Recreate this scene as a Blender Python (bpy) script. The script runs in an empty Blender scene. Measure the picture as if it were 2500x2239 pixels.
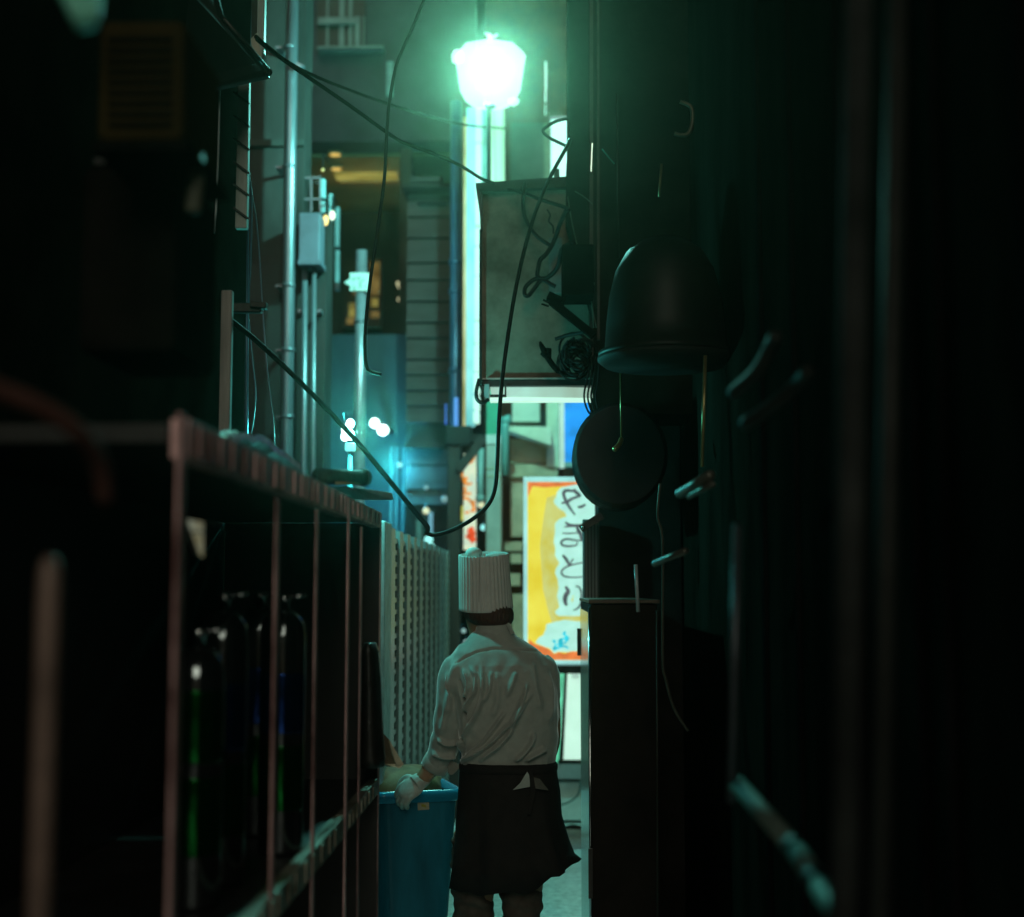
import bpy, bmesh, math, random
from mathutils import Vector, Matrix
random.seed(7)
R = math.radians
sc = bpy.context.scene
C = sc.collection

# ------------------------------------------------------------------ camera, world, light, exposure
F = 3400.0                       # focal length in photo pixels (photo 2500 x 2239)
cam_d = bpy.data.cameras.new('camera')
cam = bpy.data.objects.new('camera', cam_d); C.objects.link(cam)
cam_d.sensor_width = 36; cam_d.sensor_fit = 'HORIZONTAL'
cam_d.lens = 36 * F / 2500
cam_d.clip_start = 0.05; cam_d.clip_end = 500
cam.location = (0, 0, 1.62)
TH, PS = math.atan(322.5 / F), math.atan(80 / F)
cam.rotation_euler = (R(90) + TH, 0, PS)
cam_d.dof.use_dof = True
cam_d.dof.focus_distance = 5.1
cam_d.dof.aperture_fstop = 1.7
sc.camera = cam
CM = Matrix.Translation(cam.location) @ cam.rotation_euler.to_matrix().to_4x4()
CR = CM.to_3x3()

w = bpy.data.worlds.new('World'); sc.world = w; w.use_nodes = True
nt = w.node_tree; nt.nodes.clear()
out = nt.nodes.new('ShaderNodeOutputWorld'); bg = nt.nodes.new('ShaderNodeBackground')
sky = nt.nodes.new('ShaderNodeTexSky'); sky.sky_type = 'NISHITA'; sky.sun_disc = False
SUN_EL, SUN_AZ = 23.0, 175.0     # faint glow of the town behind the camera
sky.sun_elevation = R(SUN_EL); sky.sun_rotation = R(SUN_AZ)
nt.links.new(sky.outputs[0], bg.inputs[0]); nt.links.new(bg.outputs[0], out.inputs[0])
bg.inputs[1].default_value = 0.0012

sun_d = bpy.data.lights.new('town_glow', 'SUN'); sun = bpy.data.objects.new('town_glow', sun_d); C.objects.link(sun)
sun_d.energy = 0.60; sun_d.angle = R(25); sun_d.color = (0.97, 1.0, 0.80)
dv = Vector((math.sin(R(SUN_AZ)) * math.cos(R(SUN_EL)), math.cos(R(SUN_AZ)) * math.cos(R(SUN_EL)), math.sin(R(SUN_EL))))
sun.rotation_euler = (-dv).to_track_quat('-Z', 'Y').to_euler()

sc.view_settings.view_transform = 'Standard'; sc.view_settings.look = 'None'
sc.view_settings.exposure = 0.0; sc.view_settings.gamma = 1.0
sc.render.engine = 'CYCLES'
sc.cycles.use_denoising = True
sc.cycles.max_bounces = 6; sc.cycles.diffuse_bounces = 3; sc.cycles.glossy_bounces = 3
sc.cycles.volume_bounces = 0; sc.cycles.sample_clamp_indirect = 4.0

# ------------------------------------------------------------------ helpers
def P(px, py, d):
    """world point where the ray through photo pixel (px, py) meets the plane y = d"""
    v = CR @ Vector(((px - 1250) / F, (1119.5 - py) / F, -1))
    t = d / v.y
    return cam.location + v * t
def X(px, d, py=1442): return P(px, py, d).x
def Z(py, d, px=1330): return P(px, py, d).z
def PX(d): return d / F            # metres per photo pixel at distance d

def catmull(pts, n=6):
    pts = [Vector(p) for p in pts]
    if len(pts) < 3: return pts
    o = []
    for i in range(len(pts) - 1):
        a = pts[max(i - 1, 0)]; b = pts[i]; c = pts[i + 1]; e = pts[min(i + 2, len(pts) - 1)]
        for k in range(n):
            t = k / n
            o.append(0.5 * ((2 * b) + (c - a) * t + (2 * a - 5 * b + 4 * c - e) * t * t + (3 * b - a - 3 * c + e) * t ** 3))
    o.append(pts[-1]); return o

def offset_of(o):
    v = Vector((0, 0, 0))
    while o is not None:
        v += o.location; o = o.parent
    return v

class MB:
    def __init__(s): s.v = []; s.f = []; s.m = []; s.cur = 0
    def add(s, vs, fs):
        k = len(s.v); s.v += [Vector(p) for p in vs]
        for f in fs: s.f.append([i + k for i in f]); s.m.append(s.cur)
        return s
    def hexa(s, a):
        return s.add(a, [(0, 3, 2, 1), (4, 5, 6, 7), (0, 1, 5, 4), (1, 2, 6, 5), (2, 3, 7, 6), (3, 0, 4, 7)])
    def bx(s, x0, x1, y0, y1, z0, z1):
        return s.hexa([(x0, y0, z0), (x1, y0, z0), (x1, y1, z0), (x0, y1, z0), (x0, y0, z1), (x1, y0, z1), (x1, y1, z1), (x0, y1, z1)])
    def pbx(s, p0, p1, q0, q1, d, dep):
        """box with its front face at y=d covering photo px p0..p1, py q0..q1, dep metres deep"""
        a, b, c, e = P(p0, q0, d), P(p1, q1, d), P(p0, q1, d), P(p1, q0, d)
        return s.bx((a.x + c.x) / 2, (b.x + e.x) / 2, d, d + dep, (b.z + c.z) / 2, (a.z + e.z) / 2)
    def bar(s, a, b, w, h, up=(0, 0, 1)):
        a, b = Vector(a), Vector(b); t = (b - a).normalized(); u = Vector(up)
        if abs(t.dot(u)) > .98: u = Vector((0, 1, 0))
        r = t.cross(u).normalized(); u = r.cross(t)
        r *= w / 2; u *= h / 2
        return s.hexa([a - r - u, a + r - u, b + r - u, b - r - u, a - r + u, a + r + u, b + r + u, b - r + u])
    def tube(s, pts, r, n=8, cap=True, flat=None):
        pts = [Vector(p) for p in pts]; m = len(pts)
        rs = r if isinstance(r, (list, tuple)) else [r] * m
        T = [(pts[min(i + 1, m - 1)] - pts[max(i - 1, 0)]).normalized() for i in range(m)]
        u = Vector((0, 0, 1)) if abs(T[0].z) < .9 else Vector((1, 0, 0))
        u = (u - T[0] * u.dot(T[0])).normalized(); vs = []; fs = []
        for i in range(m):
            u = (u - T[i] * u.dot(T[i])).normalized(); q = T[i].cross(u)
            for k in range(n):
                a = 2 * math.pi * k / n
                vs.append(pts[i] + (u * math.cos(a) + q * math.sin(a)) * rs[i])
        for i in range(m - 1):
            for k in range(n):
                fs.append((i * n + k, i * n + (k + 1) % n, (i + 1) * n + (k + 1) % n, (i + 1) * n + k))
        if cap: fs += [tuple(reversed(range(n))), tuple((m - 1) * n + k for k in range(n))]
        return s.add(vs, fs)
    def loft(s, rings, cap=True):
        n = len(rings[0]); vs = [p for r in rings for p in r]; fs = []
        for i in range(len(rings) - 1):
            for k in range(n):
                fs.append((i * n + k, i * n + (k + 1) % n, (i + 1) * n + (k + 1) % n, (i + 1) * n + k))
        if cap: fs += [tuple(reversed(range(n))), tuple((len(rings) - 1) * n + k for k in range(n))]
        return s.add(vs, fs)
    def lathe(s, c, prof, n=24, axis=None, cap=True):
        c = Vector(c); M = Matrix.Identity(3)
        if axis is not None: M = Vector(axis).to_track_quat('Z', 'Y').to_matrix()
        rings = [[c + M @ Vector((r * math.cos(2 * math.pi * k / n), r * math.sin(2 * math.pi * k / n), z)) for k in range(n)] for r, z in prof]
        return s.loft(rings, cap)
    def prism(s, poly, off):
        """closed outline of 3D points pushed along off"""
        n = len(poly); off = Vector(off); poly = [Vector(p) for p in poly]
        vs = poly + [p + off for p in poly]
        fs = [tuple(range(n)), tuple(reversed(range(n, 2 * n)))] + [(i, i + n, (i + 1) % n + n, (i + 1) % n) for i in range(n)]
        return s.add(vs, fs)
    def ribbon(s, pts, ws, off):
        """flat brush stroke: strip of varying width in the XZ plane, thickness off"""
        m = len(pts); L = []; Rr = []
        for i in range(m):
            t = (pts[min(i + 1, m - 1)] - pts[max(i - 1, 0)]); t.y = 0; t.normalize()
            nrm = Vector((-t.z, 0, t.x)) * ws[i] / 2
            L.append(pts[i] + nrm); Rr.append(pts[i] - nrm)
        off = Vector(off); vs = L + Rr + [p + off for p in L] + [p + off for p in Rr]; fs = []
        for i in range(m - 1):
            fs += [(i, i + 1, m + i + 1, m + i), (2 * m + i, 3 * m + i, 3 * m + i + 1, 2 * m + i + 1),
                   (i, 2 * m + i, 2 * m + i + 1, i + 1), (m + i, m + i + 1, 3 * m + i + 1, 3 * m + i)]
        fs += [(0, m, 3 * m, 2 * m), (m - 1, 3 * m - 1, 4 * m - 1, 2 * m - 1)]
        return s.add(vs, fs)
    def build(s, name, mat, parent=None, smooth=False, bevel=0, seg=2, voxel=0, smit=0, fn=None):
        me = bpy.data.meshes.new(name); o = bpy.data.objects.new(name, me); C.objects.link(o)
        off = Vector((0, 0, 0))
        if parent is not None: o.parent = parent; off = offset_of(parent)
        me.from_pydata([tuple(p - off) for p in s.v], [], s.f)
        mats = mat if isinstance(mat, (list, tuple)) else [mat]
        for m in mats: me.materials.append(m)
        if len(mats) > 1: me.polygons.foreach_set('material_index', s.m)
        bm = bmesh.new(); bm.from_mesh(me); bmesh.ops.recalc_face_normals(bm, faces=bm.faces)
        bm.to_mesh(me); bm.free()
        if voxel:
            md = o.modifiers.new('v', 'REMESH'); md.mode = 'VOXEL'; md.voxel_size = voxel
            if smit:
                ms = o.modifiers.new('s', 'SMOOTH'); ms.iterations = smit; ms.factor = .5
            dg = bpy.context.evaluated_depsgraph_get(); dg.update()
            nm = bpy.data.meshes.new_from_object(o.evaluated_get(dg))
            o.modifiers.clear(); o.data = nm; bpy.data.meshes.remove(me); me = nm; me.name = name
            if fn:
                nr = [v.normal.copy() for v in me.vertices]
                for v, nn in zip(me.vertices, nr): v.co = fn(v.co + off, nn) - off
            if not me.materials:
                for m in mats: me.materials.append(m)
        me.update()
        if smooth: me.polygons.foreach_set('use_smooth', [True] * len(me.polygons))
        if bevel:
            b = o.modifiers.new('b', 'BEVEL'); b.width = bevel; b.segments = seg; b.limit_method = 'ANGLE'; b.angle_limit = R(40)
        return o

def ball(mb, c, rad, M=None, n=14):
    c = Vector(c); M = M or Matrix.Identity(3); rg = []
    for i in range(1, n):
        ph = math.pi * i / n
        rg.append([c + M @ Vector((rad[0] * math.sin(ph) * math.cos(2 * math.pi * k / (2 * n)), rad[1] * math.sin(ph) * math.sin(2 * math.pi * k / (2 * n)), -rad[2] * math.cos(ph))) for k in range(2 * n)])
    return mb.loft(rg)
def tag(o, label, cat, group=None, kind=None):
    o['label'] = label; o['category'] = cat
    if group: o['group'] = group
    if kind: o['kind'] = kind
    return o
def thing(name, label, cat, loc=(0, 0, 0), group=None):
    o = bpy.data.objects.new(name, None); C.objects.link(o); o.location = loc; o.empty_display_size = .1
    return tag(o, label, cat, group)
def struct(o): o['kind'] = 'structure'; return o
def dup(root, loc, label, group=None):
    def cp(o, par):
        c = o.copy(); C.objects.link(c); c.parent = par
        for ch in list(o.children): cp(ch, c)
        return c
    r = cp(root, None); r.location = loc; r['label'] = label
    if group: r['group'] = group
    return r

MATS = {}
def mat(name, col, rough=.6, metal=0.0, var=.3, scale=6.0, bump=.15, spec=.4, col2=None, stretch=(1, 1, 1), alpha=None):
    if name in MATS: return MATS[name]
    m = bpy.data.materials.new(name); m.use_nodes = True; MATS[name] = m
    t = m.node_tree; b = t.nodes['Principled BSDF']
    tc = t.nodes.new('ShaderNodeTexCoord'); mp = t.nodes.new('ShaderNodeMapping'); mp.inputs['Scale'].default_value = stretch
    nz = t.nodes.new('ShaderNodeTexNoise'); nz.inputs['Scale'].default_value = scale; nz.inputs['Detail'].default_value = 6; nz.inputs['Roughness'].default_value = .65
    rp = t.nodes.new('ShaderNodeValToRGB')
    c1 = tuple(max(0, c * (1 - var)) for c in col); c2 = col2 or tuple(c * (1 + var) for c in col)
    rp.color_ramp.elements[0].color = (*c1, 1); rp.color_ramp.elements[1].color = (*c2, 1)
    rp.color_ramp.elements[0].position = .35; rp.color_ramp.elements[1].position = .68
    t.links.new(tc.outputs['Object'], mp.inputs[0]); t.links.new(mp.outputs[0], nz.inputs['Vector'])
    t.links.new(nz.outputs['Fac'], rp.inputs[0]); t.links.new(rp.outputs[0], b.inputs['Base Color'])
    b.inputs['Roughness'].default_value = rough; b.inputs['Metallic'].default_value = metal
    b.inputs['Specular IOR Level'].default_value = spec
    if bump:
        bp = t.nodes.new('ShaderNodeBump'); bp.inputs['Strength'].default_value = bump; bp.inputs['Distance'].default_value = .01
        t.links.new(nz.outputs['Fac'], bp.inputs['Height']); t.links.new(bp.outputs[0], b.inputs['Normal'])
    if alpha is not None: b.inputs['Alpha'].default_value = alpha
    return m
def emis(name, col, st=1.0, var=.12, scale=5.0, col2=None, stretch=(1, 1, 1)):
    """surface of a lit sign or lamp: slightly uneven glow"""
    if name in MATS: return MATS[name]
    m = bpy.data.materials.new(name); m.use_nodes = True; MATS[name] = m
    t = m.node_tree; b = t.nodes['Principled BSDF']; b.inputs['Base Color'].default_value = (*[c * .3 for c in col], 1)
    tc = t.nodes.new('ShaderNodeTexCoord'); mp = t.nodes.new('ShaderNodeMapping'); mp.inputs['Scale'].default_value = stretch
    nz = t.nodes.new('ShaderNodeTexNoise'); nz.inputs['Scale'].default_value = scale; nz.inputs['Detail'].default_value = 4
    rp = t.nodes.new('ShaderNodeValToRGB'); c2 = col2 or tuple(c * (1 + var) for c in col)
    rp.color_ramp.elements[0].color = (*[c * (1 - var) for c in col], 1); rp.color_ramp.elements[1].color = (*c2, 1)
    rp.color_ramp.elements[0].position = .35; rp.color_ramp.elements[1].position = .65
    t.links.new(tc.outputs['Object'], mp.inputs[0]); t.links.new(mp.outputs[0], nz.inputs['Vector']); t.links.new(nz.outputs['Fac'], rp.inputs[0])
    t.links.new(rp.outputs[0], b.inputs['Emission Color']); b.inputs['Emission Strength'].default_value = st
    return m
def lamp_light(name, loc, col, watts, rad, parent=None):
    d = bpy.data.lights.new(name, 'POINT'); d.energy = watts; d.color = col; d.shadow_soft_size = rad
    o = bpy.data.objects.new(name, d); C.objects.link(o)
    if parent is not None: o.parent = parent; o.location = Vector(loc) - offset_of(parent)
    else: o.location = loc
    return o

m_black = mat('black_paint', (.012, .011, .010), .45, 0, .4, 10, .1)
m_dark = mat('dark_grime', (.016, .014, .012), .7, 0, .5, 7, .3)
m_darkmetal = mat('dark_metal', (.035, .033, .030), .42, .6, .5, 9, .15)
m_cable = mat('cable_rubber', (.010, .009, .008), .6, 0, .3, 30, .1, spec=.25)
m_wire = mat('black_wire', (.006, .006, .005), .9, 0, .3, 30, 0, spec=.0)
m_rust_pink = mat('pink_lit_rusty_steel', (.42, .17, .17), .5, .7, .6, 14, .3, col2=(.95, .58, .58), stretch=(1, 1, .25))  # rust tone tinted pink for the pink light caught by the steel
m_galv = mat('galvanised_steel', (.24, .26, .30), .36, .6, .2, 12, .08, stretch=(1, 1, .2))
m_conc = mat('concrete', (.07, .07, .065), .85, 0, .3, 3, .3, spec=.1)
m_conc_d = mat('stained_concrete', (.052, .047, .045), .85, 0, .4, 2.5, .3, stretch=(1, 1, .3), spec=.08)
m_asph = mat('asphalt', (.055, .055, .055), .7, 0, .4, 40, .5)
m_pave = mat('paving', (.74, .74, .71), .36, 0, .3, 24, .3, spec=.6)
m_tan = mat('tan_board', (.30, .22, .12), .8, 0, .25, 5, .2)
m_cream = mat('cream_wall', (.45, .43, .34), .7, 0, .2, 5, .1, stretch=(1, 1, .3))
m_brown = mat('red_brown_wall', (.075, .027, .017), .85, 0, .4, 6, .2, spec=.1)
m_white = mat('white_paint', (.62, .64, .62), .5, 0, .15, 8, .05)
m_wood = mat('grey_wood', (.30, .27, .25), .8, 0, .35, 9, .25, stretch=(3, 3, .25))
m_green = mat('green_paint', (.10, .30, .22), .5, 0, .25, 7, .1)
m_chrome = mat('chrome', (.6, .6, .62), .14, 1.0, .1, 20, .02)
m_glossblack = mat('glossy_black', (.12, .13, .135), .12, .95, .3, 12, .02)
m_gband = mat('green_glint', (.008, .13, .025), .10, .95, .3, 12, .02)  # green neon reflection put into the colour
m_bband = mat('blue_glint', (.02, .06, .26), .10, .95, .3, 12, .02)  # blue neon reflection put into the colour

# ------------------------------------------------------------------ ground
struct(MB().bx(-60, 60, -20, 120, -.3, 0).build('ground', m_asph))
struct(MB().bx(-.62, 3.2, 9.45, 11.4, -.02, .035).build('pavement', mat('kerb_stone', (.78, .78, .75), .6, 0, .25, 22, .25)))
struct(MB().bx(-1.0, .62, -3, 9.44, -.02, .004).build('alley_floor', m_pave))

# ------------------------------------------------------------------ left building beside the camera
b = thing('building', 'dark narrow building rising behind the steel rack', 'building', (-1.1, 2, 0))
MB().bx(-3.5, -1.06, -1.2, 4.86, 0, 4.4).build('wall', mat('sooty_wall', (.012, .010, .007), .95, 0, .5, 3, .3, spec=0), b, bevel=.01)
MB().tube([P(603, 20, 4.9) + Vector((0, 0, 1.2)), P(603, 560, 4.9), P(601, 1075, 4.9), Vector((X(601, 4.9), 4.9, 0))], .007, 8).build('corner_trim', mat('blue_trim', (.16, .30, .42), .3, .4, .15, 10, 0), b, smooth=True)

# white strip with slanting straps
st = thing('strapped_plank', 'pale plank crossed by six slanting straps on the dark building corner', 'plank', P(590, 555, 4.55))
MB().pbx(577, 605, 195, 557, 4.55, .03).build('board', mat('pale_board', (.40, .44, .40), .6, 0, .2, 14, .15, stretch=(3, 3, .3)), st, bevel=.003)
for yy in (225, 282, 338, 395, 450, 507):
    MB().bar(P(570, yy, 4.545), P(608, yy + 28, 4.545), .006, .012, (0, 1, 0)).build('strap', m_black, st)
tag(MB().tube(catmull([P(537, 205, 4.2), P(533, 380, 4.2), P(527, 520, 4.2), P(524, 570, 4.2)]), .003, 6).build('wire', mat('pale_wire', (.45, .48, .48), .4, 0, .1, 10, 0), smooth=True),
    'thin straight pale wire hanging against the dark building', 'wire')
tag(MB().pbx(535, 562, 708, 1180, 4.35, .03).build('wooden_plank', m_wood, bevel=.004), 'weathered grey plank standing upright behind the rack top', 'plank')
for k, (pts, r, lb) in enumerate((
        ([(604, 400), (614, 480), (612, 620), (606, 760), (604, 900)], .0035, 'pale thin cable bowing away from the strapped plank'),
        ([(606, 420), (628, 560), (640, 740), (652, 900), (668, 1040), (669, 1100)], .003, 'bluish thin cable swinging out towards the tall pipe'),
        ([(607, 780), (616, 880), (624, 960), (618, 1030), (612, 1060)], .003, 'short thin cable curling down behind the rack'))):
    tag(MB().tube(catmull([P(x, y, 4.96 + .05 * k) for x, y in pts]), r, 6).build('cable', mat('blue_grey_cable', (.20, .25, .30), .4, 0, .2, 10, 0), smooth=True), lb, 'cable')

# canopy with slatted white panel
cp = thing('canopy', 'black sloping canopy plate jutting from the dark building', 'canopy', P(560, 150, 4.3))
MB().prism([P(430, -60, 3.9), P(520, -60, 4.3), P(545, 45, 4.3), P(652, 168, 4.45), P(654, 184, 4.45), P(440, 232, 3.9)], (0, .035, 0)).build('plate', m_black, cp, bevel=.004)
MB().tube([P(545, 45, 4.27), P(655, 170, 4.42)], .008, 8).build('edge_bar', m_darkmetal, cp, smooth=True)
MB().tube([P(655, 176, 4.42), P(655, 176, 4.47)], .014, 10).build('bolt', m_darkmetal, cp, smooth=True)
MB().tube([P(455, 125, 4.0), P(560, 105, 4.25)], .006, 8).build('brace', m_darkmetal, cp, smooth=True)
sl = thing('slatted_panel', 'white panel of narrow upright slats hanging over the canopy tip', 'panel', P(635, 100, 4.6))
mb = MB()
for k in range(5):
    mb.pbx(629 + k * 3.6, 631.4 + k * 3.6, -70, [105, 118, 128, 138, 148][k], 4.6, .03)
mb.build('slats', mat('white_slat', (.45, .55, .50), .45, 0, .15, 8, 0, stretch=(1, 1, .2)), sl)
MB().prism([P(627, 80, 4.595), P(612, 95, 4.595), P(614, 112, 4.595), P(641, 148, 4.595), P(629, 95, 4.595)], (0, .04, 0)).build('end_cap', m_cream, sl)

# dark bracket holding the thick cable
bk = thing('bracket', 'dark steel bracket arm holding the thick black cable', 'bracket', P(560, 750, 4.5))
MB().bar(P(520, 752, 4.5), P(640, 753, 4.5), .03, .032).build('arm', m_darkmetal, bk, bevel=.004)
MB().bar(P(613, 745, 4.49), P(652, 748, 4.49), .04, .022).build('clamp', m_darkmetal, bk, bevel=.004)

# blurred boxes and pipes close to the lens
ac = thing('air_conditioner', 'dim brown air conditioner casing mounted high on the building', 'air conditioner', P(330, 190, 2.1))
mbr = mat('dim_brown_case', (.034, .024, .009), .95, 0, .3, 5, .05, spec=0)
MB().pbx(235, 447, 45, 345, 2.1, .25).build('case', mbr, ac, bevel=.015)
for yy in range(90, 320, 26): MB().pbx(262, 420, yy, yy + 9, 2.094, .005).build('louvre_bar', m_wire, ac)
MB().pbx(225, 455, 345, 365, 2.08, .29).build('shelf_bracket', m_wire, ac)
ac2 = thing('air_conditioner', 'lower dark casing tucked under the brown air conditioner', 'air conditioner', P(330, 600, 2.2))
MB().pbx(190, 430, 400, 860, 2.3, .3).build('case', mat('lower_case', (.010, .008, .007), .95, 0, .4, 6, .1, spec=0), ac2, bevel=.02)
MB().pbx(230, 300, 385, 400, 2.3, .05).build('handle', m_black, ac2)
pp = MB().tube(catmull([P(470, 230, 2.3), P(474, 350, 2.25), P(478, 430, 2.2), P(470, 520, 2.2)]), [.014] * 18 + [.012], 10).build('drain_hose', mat('green_grey_hose', (.10, .105, .075), .55, 0, .2, 8, .05), smooth=True)
tag(pp, 'dull green hose end hanging below the brown casing', 'hose')
fk = thing('forked_pipe', 'pale green forked pipe hanging down close overhead', 'pipe', P(212, 40, 1.5))
mfk = mat('pale_green_pipe', (.20, .62, .48), .4, 0, .1, 8, 0)
MB().tube([P(165, -30, 1.5), P(190, 20, 1.5), P(212, 62, 1.5)], .013, 12).build('branch', mfk, fk, smooth=True)
MB().tube([P(231, -30, 1.5), P(227, 25, 1.5), P(214, 63, 1.5)], .009, 12).build('branch', mfk, fk, smooth=True)
tag(MB().tube(catmull([P(-80, 925, 1.3), P(80, 985, 1.36), P(180, 1045, 1.4), P(238, 1120, 1.46), P(256, 1220, 1.5)]), .010, 10).build('bent_rail', mat('dull_pink_steel', (.10, .04, .032), .9, 0, .3, 10, .05, spec=.1), smooth=True),
    'dull reddish rail bending down close to the camera', 'rail')
tag(MB().lathe(P(122, 1360, 1.47) - Vector((0, 0, P(122, 1360, 1.47).z)), [(.0125, 0), (.0125, 1.62), (.0115, 1.645), (.007, 1.655), (0.0001, 1.658)], 16).build('steel_post', mat('post_steel', (.19, .12, .10), .5, .2, .3, 9, .1), smooth=True),
    'blurred reddish upright post with a rounded top nearest the camera', 'post')
tag(MB().bx(-.75, -.72, .75, 1.2, 0, 1.95).build('side_panel', mat('navy_panel', (.020, .045, .060), .5, 0, .3, 5, .05)), 'dark blue sheet panel at the edge nearest the camera', 'panel')

# ------------------------------------------------------------------ steel rack along the alley
XR = -.52
rk = thing('storage_rack', 'long steel rack with rusty edges coloured pink lit, full of black shadow lining the alley', 'rack', (XR - .25, 3.2, 0))
def beam(z0, z1, y0, y1, name, m=m_rust_pink):
    mb = MB(); mb.bx(XR - .03, XR, y0, y1, z0, z1)
    y = y0 + .05
    while y < y1 - .05:                                   # pressed ribs along the beam
        mb.bx(XR - .005, XR + .004, y, y + random.uniform(.012, .03), z0 + .006, z1 - .006); y += random.uniform(.06, .13)
    return mb.build(name, m, rk, bevel=.002)
beam(1.812, 1.872, 2.02, 3.66, 'top_beam'); beam(1.818, 1.868, 3.70, 4.41, 'top_beam')
beam(.985, 1.040, 1.2, 3.66, 'middle_beam', mat('worn_rail', (.20, .16, .10), .42, .4, .5, 16, .3, col2=(.42, .40, .33), stretch=(1, .3, 1))); beam(.99, 1.036, 3.70, 4.41, 'middle_beam', MATS['worn_rail'])
beam(.16, .21, 1.2, 4.41, 'bottom_beam', m_darkmetal)
for px, zt, wd in ((437, 1.874, .013), (676, 1.80, .010), (773, 1.805, .007), (851, 1.866, .008), (882, 1.80, .005), (929, 1.866, .004)):
    d = .52 * F / (1330 - px)
    MB().bx(XR - wd * .46, XR + .001, d - .015, d + .015, 0, zt).build('upright', m_rust_pink, rk, bevel=.001)
MB().bx(XR - .5, XR - .032, 2.0, 4.42, 1.835, 1.862).build('shelf', m_black, rk)
MB().bx(XR - .5, XR - .032, 1.2, 4.42, 1.005, 1.032).build('shelf', m_black, rk)
MB().bx(XR - .5, XR - .032, 1.2, 4.42, .17, .2).build('shelf', m_black, rk)
MB().bx(XR - .525, XR - .502, 2.45, 4.42, 0, 1.84).build('back_panel', m_black, rk)
MB().bx(XR - .50, XR - .006, 4.425, 4.44, 0, 1.834).build('end_panel', m_black, rk)
def cyl(px, pt, x, lb, zb=1.032):
    d = -(x) * F / (1330 - px); c = Vector((x + .004, d, zb)); h = Z(pt, d) - zb
    t = thing('gas_cylinder', lb, 'cylinder', c, 'black cylinders standing inside the rack')
    MB().lathe(c, [(.046, 0), (.05, .012), (.05, h - .06), (.046, h - .03), (.034, h - .012), (.018, h)], 28).build('body', m_glossblack, t, smooth=True)
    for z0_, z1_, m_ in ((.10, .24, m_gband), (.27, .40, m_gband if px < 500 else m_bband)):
        MB().lathe(c, [(.0503, min(z0_, h - .08)), (.0506, min(z0_, h - .08) + .002), (.0506, min(z1_, h - .065)), (.0503, min(z1_, h - .065) + .002)], 28).build('glint_band', m_, t, smooth=True)  # coloured rings stand in for neon glints on the cylinders
    MB().lathe(c + Vector((0, 0, h)), [(.012, 0), (.012, .02), (.017, .022), (.017, .034), (.004, .036)], 14).build('valve', m_chrome, t, smooth=True)
    MB().tube([c + Vector((.006, 0, h + .028)), c + Vector((.05, 0, h + .034))], .004, 8).build('valve_lever', m_chrome, t, smooth=True)
cyl(482, 1580, -.66, 'glossy black cylinder standing in the rack, shortest and nearest the camera')
cyl(543, 1490, -.66, 'tall glossy black cylinder with lit rim beside the shortest one in the rack')
cyl(632, 1480, -.70, 'glossy black cylinder half lost in shadow just before the second rack post')
cyl(690, 1490, -.60, 'glossy black cylinder just behind the second rack post')
# gap seen through the rack, with a lit window behind
gw = thing('window', 'small tan lit window glimpsed through the gap in the rack', 'window', P(470, 1310, 2.9))
MB().prism([P(455, 1268, 2.32), P(493, 1274, 2.32), P(493, 1360, 2.32), P(478, 1345, 2.32)], (0, .01, 0)).build('pane', emis('tan_window', (.26, .22, .10), .55, .3, 30, col2=(.30, .34, .26)), gw)
MB().tube([P(448, 1262, 2.31), P(480, 1352, 2.31)], .004, 6).build('mullion', m_black, gw)
MB().tube([P(452, 1300, 2.3), P(496, 1298, 2.3)], .0015, 6).build('glazing_bar', m_black, gw)
# things lying on the rack
mb = MB(); rows = []
ns = 14
for i in range(ns):
    t = i / (ns - 1); r_ = []
    px = 566 + (735 - 566) * t; py = 1062 + (0 if px < 630 else (px - 630) * .72)
    d = 3.0 + 0.55 * t
    for j in range(9):
        u = j / 8
        p = P(px, py, d) + Vector((-.16 * u, .10 * u, random.uniform(-.006, .010) - .035 * u * u + (.012 if 2 < j < 6 else 0)))
        r_.append(p)
    rows.append(r_)
vs = [p for r_ in rows for p in r_]; fs = [(i * 9 + j, i * 9 + j + 1, i * 9 + j + 10, i * 9 + j + 9) for i in range(ns - 1) for j in range(8)]
low = [p + Vector((0, 0, -.015)) for p in vs]; n0 = len(vs)
edge = [(i * 9, (i + 1) * 9, n0 + (i + 1) * 9, n0 + i * 9) for i in range(ns - 1)] + [((i + 1) * 9 + 8, i * 9 + 8, n0 + i * 9 + 8, n0 + (i + 1) * 9 + 8) for i in range(ns - 1)] + [(j + 1, j, n0 + j, n0 + j + 1) for j in range(8)] + [((ns - 1) * 9 + j, (ns - 1) * 9 + j + 1, n0 + (ns - 1) * 9 + j + 1, n0 + (ns - 1) * 9 + j) for j in range(8)]
mb.add(vs + low, fs + [tuple(reversed([k + n0 for k in f])) for f in fs] + edge)
tag(mb.build('plastic_sheet', mat('wet_plastic', (.70, .76, .74), .12, 0, .3, 30, .6), smooth=False), 'crumpled wet plastic sheet lying on top of the rack', 'sheet')
tb = thing('rolled_mat', 'dark rolled mat lying on the rack with its open end over the alley', 'mat', P(830, 1165, 3.7))
a, c = P(775, 1163, 3.62), P(884, 1166, 3.80)
MB().tube([a, c], .021, 14).build('roll', mat('dark_green_mat', (.035, .05, .042), .6, 0, .5, 40, .6), tb, smooth=True)
MB().lathe(c, [(.021, 0), (.025, .002), (.025, .012), (.018, .014)], 16, (c - a)).build('end_ring', m_black, tb, smooth=True)
MB().tube([P(820, 1180, 3.66), P(880, 1179, 3.78)], .004, 8).build('lining', mat('tan_lining', (.35, .22, .07), .6, 0, .2, 9, 0), tb, smooth=True)
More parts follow.
